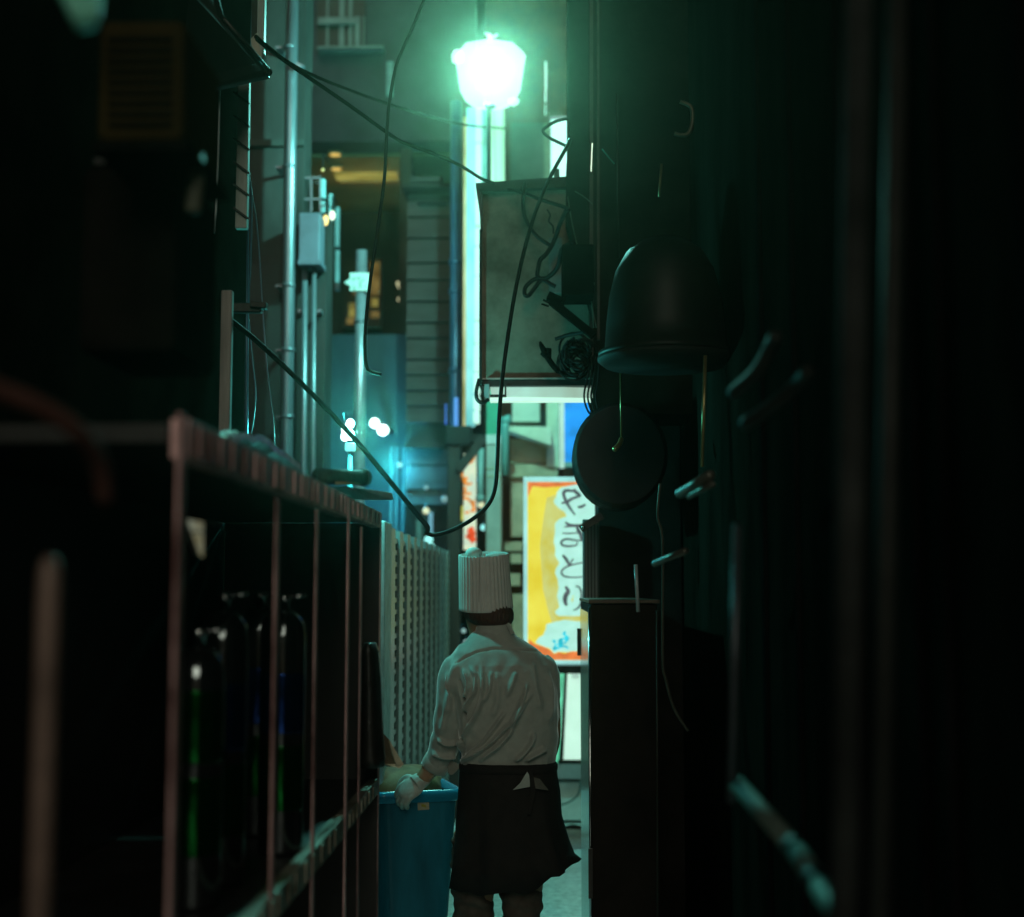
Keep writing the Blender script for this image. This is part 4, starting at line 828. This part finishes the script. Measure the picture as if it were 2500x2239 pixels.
# pipe stubs in pairs
for (a_, b_, d_, r_, lb) in (((1660, 1205), (1735, 1160), 3.6, .013, 'upper pale pipe stub of the pair below the brass rod'), ((1682, 1212), (1740, 1182), 3.55, .008, 'lower pale pipe stub of the pair below the brass rod'), ((1598, 1376), (1674, 1345), 4.0, .010, 'lone pale pipe stub above the cabinet')):
    tag(MB().tube([P(*a_, d_), P(*b_, d_ - .25)], r_, 12).build('pipe_stub', mat('pale_steel', (.22, .21, .17), .42, .6, .2, 9, .03), smooth=True), lb, 'pipe')
for (pts, r_, lb) in (([(1790, 960, 2.6), (1850, 905, 2.5), (1882, 845, 2.45), (1894, 820, 2.42)], .013, 'shorter blurred bent pipe reaching up the black wall'), ([(1820, 1035, 2.5), (1900, 980, 2.4), (1950, 935, 2.35), (1972, 905, 2.3)], .013, 'longer blurred bent pipe reaching up the black wall')):
    cab(pts, r_, lb, 'bent_pipe', mat('dim_steel', (.055, .055, .05), .6, .3, .3, 7, .03), 'pipe')
pole(2100, -250, 2600, 1.62, .017, 'thick blurred upright pipe on the near black wall', mat('near_pipe', (.05, .052, .05), .8, .1, .5, 3, .03, stretch=(1, 1, 2), spec=.1), 2055, 'upright_pipe')
pole(2195, -250, 2600, 1.66, .012, 'thinner blurred upright pipe next to the thick one', MATS['dim_steel'], 2140, 'upright_pipe')
pole(1800, 1280, 1960, 2.3, .007, 'slim blurred conduit above the slanting pipe', mat('slim_conduit', (.13, .14, .16), .4, .5, .3, 6, .03), 1786, 'upright_pipe')
dg_ = thing('slanting_pipe', 'pale green pipe in clamped sections slanting down the near wall', 'pipe', P(1950, 2100, 1.8))
mpg = mat('pale_green_tube', (.20, .27, .23), .6, .1, .2, 7, .03)
for a_, b_, r_ in (((1800, 1915, 2.3), (1932, 2062, 2.05), .014), ((1946, 2080, 2.0), (1985, 2135, 1.9), .014), ((2000, 2160, 1.85), (2085, 2300, 1.7), .014)):
    MB().tube([P(*a_), P(*b_)], r_, 12).build('section', mpg, dg_, smooth=True)
for a_, b_ in (((1932, 2062, 2.05), (1946, 2080, 2.0)), ((1985, 2135, 1.9), (2000, 2160, 1.85))):
    MB().tube([P(*a_), P(*b_)], .0155, 12).build('clamp', m_black, dg_, smooth=True)

# ------------------------------------------------------------------ blue bin
BA, BB = Vector((X(918, 5.40, 1935), 5.40, 0)), Vector((X(1124, 5.50, 1928), 5.50, 0))
bu = (BB - BA).normalized(); bv = Vector((-bu.y, bu.x, 0)); bw = (BB - BA).length; bd = .52
BZ = P(1020, 1931, 5.44).z
def bring(z, ins, r=.05, n=6):
    o = []; x0, x1, y0, y1 = ins, bw - ins, ins, bd - ins
    for cx, cy, a0 in ((x1 - r, y1 - r, 0), (x0 + r, y1 - r, 90), (x0 + r, y0 + r, 180), (x1 - r, y0 + r, 270)):
        for k in range(n + 1):
            a = R(a0 + 90 * k / n); q = BA + bu * (cx + r * math.cos(a)) + bv * (cy + r * math.sin(a)); o.append(Vector((q.x, q.y, z)))
    return o
bi = thing('rubbish_bin', 'big blue plastic rubbish bin with a small paper sticker under the rim', 'bin', BA + bu * bw / 2 + bv * bd / 2)
mbin = mat('blue_plastic', (.010, .145, .215), .40, 0, .3, 5, .15, col2=(.016, .18, .26), stretch=(2, 2, .5))
MB().loft([bring(.10, .055), bring(.13, .045), bring(.45, .025), bring(BZ - .05, .006), bring(BZ - .045, .006), bring(BZ - .02, .02), bring(.14, .06), bring(.12, .07)]).build('tub', mbin, bi, smooth=False, bevel=.003)
mb = MB(); lipc = bring(BZ - .022, .0); lipc = lipc + [lipc[0]]
mb.loft([bring(BZ - .045, -.004), bring(BZ - .03, -.014), bring(BZ - .012, -.014), bring(BZ, -.006), bring(BZ - .004, .012), bring(BZ - .03, .018)], cap=False)
mb.add([], []); mb.build('rim', mat('rim_blue', (.015, .22, .36), .25, 0, .1, 7, .02), bi, smooth=True)
for uu in (.05, bw - .05):
    for vv in (.06, bd - .06):
        q = BA + bu * uu + bv * vv
        MB().lathe(Vector((q.x - .018, q.y, .05)), [(.02, 0), (.05, .004), (.05, .032), (.02, .036)], 18, (1, 0, 0)).build('wheel', m_black, bi, smooth=True)
        MB().bx(q.x - .03, q.x + .03, q.y - .03, q.y + .03, .088, .104).build('caster_plate', m_darkmetal, bi)
q0, q1, q2, q3 = (P(px, py, 5.40) for px, py in ((1027, 1962), (1057, 1961), (1058, 1983), (1028, 1984)))
def onbin(p, out_=.003):
    t_ = (BA + bu * ((p - BA).dot(bu)) ); f_ = max(0, (BZ - .05 - p.z)) * .05
    q = t_ + bv * (.006 + f_ - out_); return Vector((q.x, q.y, p.z))
stk = MB().prism([onbin(q0), onbin(q1), onbin(q2), onbin(q3)], bv * .002).build('sticker', mat('paper_sticker', (.48, .40, .25), .7, 0, .2, 30, 0, col2=(.55, .50, .40)), bi)
MB().prism([onbin(q0.lerp(q2, a) + Vector((dx, 0, dz)), .0045) for a, dx, dz in ((.3, 0, 0), (.55, .008, .004), (.7, 0, -.002), (.5, -.008, -.004))], bv * .001).build('print', mat('yellow_print', (.45, .38, .05), .7, 0, .3, 30, 0), stk)
sk = MB(); sc0 = BA + bu * (bw * .5) + bv * (bd * .58)
sk.loft([[Vector((sc0.x, sc0.y, 0)) + bu * (.17 * f * math.cos(a) * (1 + .08 * math.sin(5 * a + z))) + bv * (.19 * f * math.sin(a) * (1 + .06 * math.cos(3 * a))) + Vector((0, 0, BZ + z + .012 * math.sin(4 * a) * f))
          for a in [2 * math.pi * k / 36 for k in range(36)]] for z, f in ((-.5, .7), (-.3, .95), (-.08, 1.0), (-.01, .98), (.02, .86), (.045, .62), (.058, .3), (.062, .05))])
tag(sk.build('lit_ground_sack', mat('lit_ground_tan', (.26, .105, .04), .7, 0, .3, 16, .5), smooth=True), 'bulging tan sack added in the blue bin in place of warm lit ground', 'sack')  # added sack; its tan stands in for warm lit ground behind

# ------------------------------------------------------------------ the cook
CD = 5.3; CK = PX(CD)
def K(px, py, dy=0): return P(px, py, CD + dy)
def er(l, r, py, hd, dy=0, n=28, e=2.4):
    c = K((l + r) / 2, py, dy); hw = (r - l) / 2 * CK; o = []
    for k in range(n):
        a = 2 * math.pi * k / n; ca, sa = math.cos(a), math.sin(a)
        o.append(c + Vector((hw * math.copysign(abs(ca) ** (2 / e), ca), hd * math.copysign(abs(sa) ** (2 / e), sa), 0)))
    return o
def limb(mb, pts, rs, n=14): return mb.tube(catmull(pts, 5), [rs[min(int(i / 5), len(rs) - 2)] + (rs[min(int(i / 5) + 1, len(rs) - 1)] - rs[min(int(i / 5), len(rs) - 2)]) * ((i % 5) / 5) if i < 5 * (len(pts) - 1) else rs[-1] for i in range(5 * (len(pts) - 1) + 1)], n)
def topx(p):
    v = CR.transposed() @ (p - cam.location); return 1250 + F * v.x / -v.z, 1119.5 - F * v.y / -v.z

foot = Vector((X(1215, CD), CD, 0))
pe = thing('person', 'cook in tall white hat, pale shirt and dark apron pushing the blue bin', 'person', foot)
m_skin = mat('skin', (.36, .20, .12), .5, 0, .12, 9, .05)
m_shirt = mat('cotton_shirt', (.37, .37, .33), .85, 0, .07, 40, .12)
for m_ in (m_shirt,):
    m_.node_tree.nodes['Principled BSDF'].inputs['Sheen Weight'].default_value = 1.0
    m_.node_tree.nodes['Principled BSDF'].inputs['Sheen Roughness'].default_value = .35
m_apron = mat('dark_apron', (.013, .0095, .008), .85, 0, .3, 26, .2)
m_trs = mat('brown_trousers', (.075, .058, .045), .85, 0, .3, 20, .25)
m_hair = mat('dark_red_hair', (.060, .017, .011), .5, 0, .5, 40, .5, stretch=(6, 6, .6))
m_glove = mat('white_glove', (.50, .50, .45), .7, 0, .12, 40, .15)
m_hat = mat('paper_hat', (.60, .57, .53), .8, 0, .06, 30, .05)

# hand positions
LW = K(1030, 1903, .085)                                   # wrist on the rim
def hand(mb, wr, axis, side, s=1.0, grow=0.0, curl=1.0, down=Vector((0, 0, -1))):
    """palm, four bent fingers of unequal length and a thumb from the palm's side"""
    axis = axis.normalized(); nrm = down - axis * down.dot(axis); nrm.normalize(); sd = axis.cross(nrm) * side
    pal = wr + axis * .045 * s
    M = Matrix((sd, axis, nrm)).transposed()
    ball(mb, pal, (.040 * s + grow, .054 * s + grow, .017 * s + grow), M, 10)
    for i, (ln_, off) in enumerate(((.9, -.030), (1.0, -.010), (.95, .010), (.75, .028))):
        b0 = wr + axis * (.082 - abs(off - .0) * .25) * s + sd * off * s
        L = .036 * ln_ * s; p = [b0 - axis * .02 * s, b0]; dirn = axis.copy()
        for q in range(3):
            an = R(48) * curl
            dirn = (dirn * math.cos(an) + nrm * math.sin(an)).normalized()
            nn = (nrm * math.cos(an) - (axis if q == 0 else axis) * 0).normalized()
            nrm_l = dirn.cross(sd).normalized()
            if nrm_l.dot(nrm) < 0 and q == 0: nrm_l = -nrm_l
            p.append(p[-1] + dirn * L * (1, .75, .6)[q])
            axis_l = dirn
            # next bend turns further round the same side axis
            rot = Matrix.Rotation(0, 3, sd)
            nrm2 = sd.cross(dirn); nrm2 = nrm2 if nrm2.dot(nrm) > -.2 or q else -nrm2
            nrm_save = nrm2
            dirn = dirn; 
            nrm_ = nrm2 if nrm2.dot(nrm) >= 0 else -nrm2
            if q < 2:
                an2 = R(44) * curl
                # emulate the bend by tilting towards the palm normal
                dirn = (dirn * math.cos(an2 * .0) + nrm_ * 0).normalized()
                turn = Matrix.Rotation(-an2 * (1 if axis.cross(nrm).dot(sd) < 0 else -1) * .35, 3, sd)
                dirn = (turn @ dirn).normalized()
        mb.tube(catmull(p, 3), [(.0105 - .0028 * j / (3 * (len(p) - 1))) * s + grow for j in range(3 * (len(p) - 1) + 1)], 10)
    t0 = wr + axis * .025 * s - sd * .032 * s
    mb.tube(catmull([t0 + sd * .012, t0 - sd * .012 * s + axis * .012 * s + nrm * .006, t0 - sd * .020 * s + axis * .036 * s + nrm * .022 * s, t0 - sd * .012 * s + axis * .056 * s + nrm * .034 * s], 3), [(.013 - .003 * j / 9) * s + grow for j in range(10)], 10)

LAX = (K(976, 1946, .062) - LW)
RW = K(1265, 1900, .30); RAX = Vector((-.5, .75, -.3))
body = MB()
hc = K(1184, 1490, .095)
fwd = Vector((-.62, .74, -.28)).normalized(); rt = fwd.cross(Vector((0, 0, 1))).normalized(); up = rt.cross(fwd).normalized()
HM = Matrix((rt, fwd, up)).transposed()
rg = []
for z, rx, ry, oy in ((-.125, .020, .022, .050), (-.112, .040, .045, .040), (-.085, .052, .066, .025), (-.05, .062, .084, .010), (0, .072, .095, .0), (.05, .074, .098, -.004), (.085, .062, .084, -.006), (.108, .036, .05, -.006), (.116, .01, .014, -.006)):
    rg.append([hc + HM @ Vector((rx * math.cos(2 * math.pi * k / 28), oy + ry * math.sin(2 * math.pi * k / 28) - (.012 * max(0, math.sin(2 * math.pi * k / 28)) if abs(z) < .03 and 0 else 0), z)) for k in range(28)])
body.loft(rg)
body.prism([hc + HM @ Vector(v) for v in ((-.006, .09, .012), (.006, .09, .012), (.016, .092, -.032), (0, .118, -.030), (-.016, .092, -.032))], HM @ Vector((0, -.02, 0)))
for sx in (-1, 1):
    ball(body, hc + HM @ Vector((sx * .028, .084, .004)), (.013, .012, .011), HM, 8)
    ball(body, hc + HM @ Vector((sx * .028, .083, .026)), (.022, .010, .007), HM, 8)
    ball(body, hc + HM @ Vector((sx * .074, -.002, -.012)), (.010, .020, .032), HM, 8)
ball(body, hc + HM @ Vector((0, .086, -.056)), (.024, .012, .006), HM, 8); ball(body, hc + HM @ Vector((0, .083, -.068)), (.022, .013, .007), HM, 8)
limb(body, [K(1205, 1590, .04), K(1200, 1545, .055), K(1192, 1500, .085)], [.068, .058, .056])
body.loft([er(1175, 1240, 1560, .06, .04), er(1130, 1310, 1600, .085, .03), er(1112, 1345, 1650, .10), er(1125, 1350, 1740, .105), er(1138, 1345, 1840, .10), er(1130, 1348, 1920, .105), er(1125, 1350, 2010, .105), er(1140, 1340, 2060, .08)])
limb(body, [K(1118, 1640, .02), K(1098, 1740, .02), K(1086, 1815, .05), K(1058, 1868, .085), LW], [.058, .050, .043, .036, .028])
limb(body, [K(1325, 1640, .02), K(1338, 1740, .04), K(1336, 1830, .08), K(1300, 1880, .22), RW], [.056, .048, .042, .036, .028])
hand(body, LW, LAX, 1, 1.0, -.0015, .9, Vector((.1, 1, -.6)))
hand(body, RW, RAX, -1, .92, 0, .35, Vector((0, .2, -1)))
for x0, x1, kn in ((1162, 1158, 0.03), (1278, 1272, -.01)):
    zf = Vector((X(x1 - 3, CD), CD + .02, .07))
    limb(body, [K(x0, 2030, 0), K(x0, 2150, .01), K(x1, 2240, kn), Vector((X(x1, CD), CD + .0, .30)), zf], [.085, .076, .058, .052, .038])
    ball(body, zf + Vector((0, .07, -.035)), (.042, .12, .034), None, 10)
body.build('body', m_skin, pe, smooth=True, voxel=.006, smit=2)

# shirt with folds
FOLDS = [  # (photo px polyline, width px, height m)
    ([(1131, 1633), (1144, 1663), (1141, 1686), (1136, 1700)], 5, .010), ([(1150, 1630), (1164, 1656), (1160, 1689), (1144, 1715), (1136, 1740)], 5, .013),
    ([(1174, 1630), (1180, 1672), (1174, 1719), (1160, 1752), (1137, 1795), (1127, 1830)], 6, .014), ([(1200, 1640), (1196, 1680), (1184, 1712)], 5, .008),
    ([(1286, 1672), (1276, 1705), (1256, 1752), (1233, 1778), (1197, 1814), (1160, 1841), (1130, 1857)], 6, .015), ([(1296, 1695), (1259, 1752), (1243, 1791), (1213, 1824), (1174, 1855)], 6, .013),
    ([(1233, 1738), (1210, 1771), (1184, 1808), (1137, 1848)], 5, .012), ([(1302, 1788), (1296, 1814), (1276, 1841), (1259, 1856)], 6, .013), ([(1332, 1825), (1306, 1841), (1282, 1855)], 6, .013),
    ([(1260, 1640), (1250, 1672), (1236, 1700)], 7, .007), ([(1092, 1640), (1100, 1690), (1096, 1740)], 7, .007), ([(1070, 1800), (1090, 1815), (1112, 1812)], 5, .010), ([(1058, 1835), (1080, 1846), (1108, 1842)], 5, .010),
    ([(1335, 1640), (1345, 1700), (1340, 1760)], 8, .006), ([(1300, 1620), (1308, 1680), (1320, 1730)], 8, .005), ([(1212, 1640), (1216, 1700), (1204, 1750)], 9, .005),
    ([(1112, 1620), (1092, 1720), (1080, 1790)], 10, .006), ([(1120, 1660), (1134, 1720), (1134, 1800), (1128, 1850)], 3.5, -.016),
    ([(1113, 1620), (1144, 1600), (1180, 1587), (1230, 1583), (1289, 1587), (1325, 1593), (1338, 1603)], 2.4, -.008)]
FS = []
for pts, w_, h_ in FOLDS:
    q = [(v.x, v.y) for v in catmull([(x, y, 0) for x, y in pts], 5)]
    FS.append((q, w_, h_, min(a[0] for a in q) - 3 * w_, max(a[0] for a in q) + 3 * w_, min(a[1] for a in q) - 3 * w_, max(a[1] for a in q) + 3 * w_))
def folds(co, nn):
    px, py = topx(co); dsp = .0015 * math.sin(co.x * 90 + 2 * math.sin(co.z * 40)) + .0012 * math.sin(co.z * 75 + co.x * 50)
    if nn.y < .25:
        for q, w_, h_, a, b_, c_, d_ in FS:
            if not (a < px < b_ and c_ < py < d_): continue
            best = 1e9; bi_ = 0
            for i in range(len(q) - 1):
                ax, ay = q[i]; dx, dy = q[i + 1][0] - ax, q[i + 1][1] - ay
                t_ = max(0, min(1, ((px - ax) * dx + (py - ay) * dy) / (dx * dx + dy * dy + 1e-9)))
                e = (px - ax - t_ * dx) ** 2 + (py - ay - t_ * dy) ** 2
                if e < best: best = e; bi_ = (i + t_) / (len(q) - 1)
            dsp += 2.5 * h_ * math.exp(-best / (w_ * w_ * .6)) * (min(1, bi_ * 5 + .15) * min(1, (1 - bi_) * 6 + .3))
    return co + nn * dsp
sh_ = MB()
sh_.loft([er(1160, 1252, 1540, .060, .055), er(1146, 1262, 1552, .072, .05), er(1128, 1288, 1570, .088, .04), er(1104, 1322, 1592, .108, .03), er(1092, 1346, 1622, .122, .015), er(1096, 1358, 1668, .130), er(1112, 1362, 1730, .130), er(1122, 1362, 1790, .128, .005), er(1126, 1358, 1840, .126, .01), er(1126, 1354, 1868, .122, .012), er(1132, 1350, 1905, .112, .012)])
limb(sh_, [K(1130, 1625, .02), K(1110, 1650, .01), K(1101, 1730, .015), K(1090, 1800, .045), K(1076, 1842, .075), K(1064, 1868, .085)], [.060, .062, .060, .058, .054, .047], 18)
limb(sh_, [K(1310, 1622, .02), K(1328, 1650, .01), K(1330, 1740, .035), K(1328, 1820, .08), K(1306, 1868, .18)], [.058, .060, .058, .054, .048], 18)
shirt = sh_.build('shirt', m_shirt, pe, smooth=True, voxel=.0055, smit=3, fn=folds)
cuf = MB(); c0, c1 = K(1072, 1851, .082), K(1058, 1878, .092)
cuf.lathe(c0, [(.049, 0), (.053, .004), (.054, .025), (.053, .046), (.047, .05), (.040, .046), (.040, .01)], 24, c1 - c0, cap=False); cuf.build('rolled_cuff', m_shirt, shirt, smooth=True)
col = MB(); rg = []
for l, r, py, hd, dy, lift in ((1158, 1254, 1548, .064, .05, 0), (1162, 1250, 1534, .060, .055, .004), (1167, 1246, 1524, .056, .06, .008), (1171, 1242, 1526, .051, .06, .006), (1174, 1240, 1545, .050, .055, 0)):
    rg.append([p + Vector((0, 0, lift * (1 if p.y < CD + dy else -1))) for p in er(l, r, py, hd, dy, 30, 2.1)])
col.loft(rg, cap=False); col.build('collar', m_shirt, shirt, smooth=True)
MB().prism([K(1236, 1524, -.005), K(1243, 1520, .0), K(1257, 1546, .0), K(1248, 1550, -.01)], (0, .008, 0)).build('collar_tip', m_shirt, shirt, bevel=.002)
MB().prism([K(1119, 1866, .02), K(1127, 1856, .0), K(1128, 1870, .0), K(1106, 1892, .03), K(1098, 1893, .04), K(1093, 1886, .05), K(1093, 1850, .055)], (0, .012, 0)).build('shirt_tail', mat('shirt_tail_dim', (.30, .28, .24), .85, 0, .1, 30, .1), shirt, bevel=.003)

# apron, trousers, shoes
ap = MB(); rg = []
LV = ((1858, 1128, 1354, .126, .010), (1885, 1124, 1358, .132, .010), (1930, 1120, 1363, .136, .006), (1990, 1116, 1365, .140, .0), (2050, 1113, 1378, .142, -.004), (2100, 1109, 1392, .144, -.006), (2150, 1105, 1404, .146, -.008))
for py, l, r, hd, dy in LV:
    ring = er(l, r, py, hd, dy, 56, 2.4); o = []
    for i, p in enumerate(ring):
        f = max(0, (py - 1900) / 250); a = 2 * math.pi * i / 56
        q = p + Vector((math.cos(a), math.sin(a), 0)) * (.015 * f * math.sin(7 * a + 1.2) + .007 * f * math.sin(13 * a) + .003 * math.sin(19 * a + py * .04))
        o.append(q)
    rg.append(o)
last = []
for p in rg[-1]:                                            # hem rises towards the swinging corner
    px, _ = topx(p); t_ = max(0, min(1, (px - 1105) / 300))
    zt = 2165 - 12 * t_ - 58 * max(0, (t_ - .62) / .38) ** 1.2 
    zt += 5 * math.sin(px * .055) + 3 * math.sin(px * .13)
    last.append(Vector((p.x, p.y, P(px, zt, CD).z)))
rg[-1] = last; rg[-2] = [Vector((p.x, p.y, max(p.z, q.z + .02))) for p, q in zip(rg[-2], last)]
ap.loft(rg, cap=False)
apron = ap.build('apron', m_apron, pe, smooth=True)
sm = apron.modifiers.new('th', 'SOLIDIFY'); sm.thickness = .004; sm.offset = -1
MB().loft([er(1124, 1358, 1862, .134, .010, 40), er(1122, 1360, 1866, .138, .010, 40), er(1122, 1360, 1876, .138, .010, 40), er(1123, 1359, 1880, .135, .010, 40)], cap=False).build('waist_tie', m_apron, apron, smooth=True)
MB().prism([K(1252, 1929, -.137), K(1270, 1912, -.140), K(1287, 1884, -.140), K(1293, 1894, -.142), K(1294, 1921, -.142)], (0, .005, 0)).build('shirt_tail', mat('tail_white', (.42, .44, .40), .85, 0, .1, 30, .1), shirt, bevel=.001)
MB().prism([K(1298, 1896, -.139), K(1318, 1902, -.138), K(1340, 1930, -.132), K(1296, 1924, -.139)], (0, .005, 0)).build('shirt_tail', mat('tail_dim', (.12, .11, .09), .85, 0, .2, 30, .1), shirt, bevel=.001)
MB().prism([K(1290, 1874, -.142), K(1299, 1872, -.142), K(1308, 1930, -.146), K(1296, 1990, -.150), K(1288, 1988, -.15), K(1296, 1930, -.146)], (0, .004, 0)).build('tie_end', m_apron, apron, bevel=.001)
tr_ = MB()
def tfn(co, nn):
    return co + nn * (.004 * math.sin(co.z * 60 + 3 * math.sin(co.x * 30)) + .003 * math.sin(co.z * 130 + co.x * 40))
tr_.loft([er(1128, 1352, 1880, .118, .008), er(1122, 1356, 1960, .120, .0), er(1118, 1346, 2050, .112, .0), er(1125, 1330, 2085, .10, 0)])
for x0, x1, kn in ((1158, 1156, .03), (1275, 1274, -.01)):
    limb(tr_, [K(x0, 2050, 0), K(x0 - 2, 2150, .01), K(x1, 2235, kn), Vector((X(x1 + 2, CD), CD, .34)), Vector((X(x1, CD), CD + .01, .075))], [.088, .082, .074, .068, .066], 18)
tr_.build('trousers', m_trs, pe, smooth=True, voxel=.008, smit=3, fn=tfn)
for x1 in (1155, 1271):
    z0 = Vector((X(x1, CD), CD + .02, 0)); s_ = MB()
    s_.loft([[z0 + Vector((hw * math.cos(a), .06 + hl * math.sin(a), zz_)) for a in [2 * math.pi * k / 20 for k in range(20)]] for zz_, hw, hl in ((.006, .048, .140), (.02, .052, .145), (.045, .050, .138), (.075, .044, .10), (.10, .036, .055))])
    s_.build('shoe', m_black, pe, smooth=True)

# gloves, hair, hat
g_ = MB(); hand(g_, LW, LAX, 1, 1.04, .0022, .9, Vector((.1, 1, -.6)))
limb(g_, [LW + (K(1058, 1868, .085) - LW) * .10, LW, LW + LAX.normalized() * .03], [.034, .033, .036])
g_.build('glove', m_glove, pe, smooth=True, voxel=.0032, smit=2)
ha = MB()
ha.loft([er(1131, 1247, 1474, .090, .085, 32, 2.1), er(1127, 1252, 1485, .095, .085, 32, 2.1), er(1127, 1256, 1498, .099, .083, 32, 2.1), er(1138, 1255, 1512, .092, .078, 32, 2.1), er(1152, 1250, 1522, .080, .070, 32, 2.1), er(1170, 1243, 1530, .060, .065, 32, 2.1)])
def hfn(co, nn): return co + nn * (.0012 * math.sin(co.x * 420) * math.cos(co.z * 60))
ha.build('hair', m_hair, pe, smooth=True, voxel=.0045, smit=2, fn=hfn)
hb0, ht0 = K(1186, 1487, .088), K(1181, 1353, .060); axh = (ht0 - hb0); Lh = axh.length; Mh = axh.to_track_quat('Z', 'Y').to_matrix()
rg = []; nh = 240
for t_, r_ in ((0, .1035), (.004, .1045), (.06, .1025), (.5, .0985), (.985, .0955), (1.0, .0945), (1.0, .0915), (.90, .0905)):
    o = []
    for kk_ in range(nh):
        a = 2 * math.pi * kk_ / nh; pl = .0034 * (abs(((kk_ * 40 / nh) % 1) - .5) * 2 - .5) * (1 if t_ > .03 else .2) + .0012 * math.sin(3 * a + 5 * t_)
        o.append(hb0 + Mh @ Vector(((r_ + pl) * math.cos(a), (r_ + pl) * math.sin(a), t_ * Lh)))
    rg.append(o)
hat = MB(); hat.loft(rg); hat = hat.build('hat', m_hat, pe, smooth=True)
MB().bar(hb0 + Mh @ Vector((0, 0, .0)) + Vector((-.022, -.1005, .002)), ht0 + Vector((-.012, -.0955, 0)), .0015, .0012, (0, 1, 0)).build('seam', mat('seam_grey', (.16, .15, .14), .8, 0, .2, 20, 0), hat)
pf = MB(); ball(pf, K(1157, 1352, .075), (.034, .05, .026), None, 10); ball(pf, K(1216, 1356, .09), (.05, .05, .012), None, 10); pf.build('crown_puff', m_hat, hat, smooth=True, voxel=.006, smit=2)

# ------------------------------------------------------------------ night air
hz = MB().bx(-14, 14, -4, 30, -1.2, 13).build('haze', m_black)
hz['kind'] = 'stuff'
hm = bpy.data.materials.new('night_haze'); hm.use_nodes = True; t = hm.node_tree; t.nodes.clear()
o_ = t.nodes.new('ShaderNodeOutputMaterial'); pv = t.nodes.new('ShaderNodeVolumePrincipled')
pv.inputs['Color'].default_value = (.95, 1.0, .68, 1); pv.inputs['Density'].default_value = .0034; pv.inputs['Anisotropy'].default_value = .95
t.links.new(pv.outputs[0], o_.inputs['Volume']); hz.data.materials.clear(); hz.data.materials.append(hm)
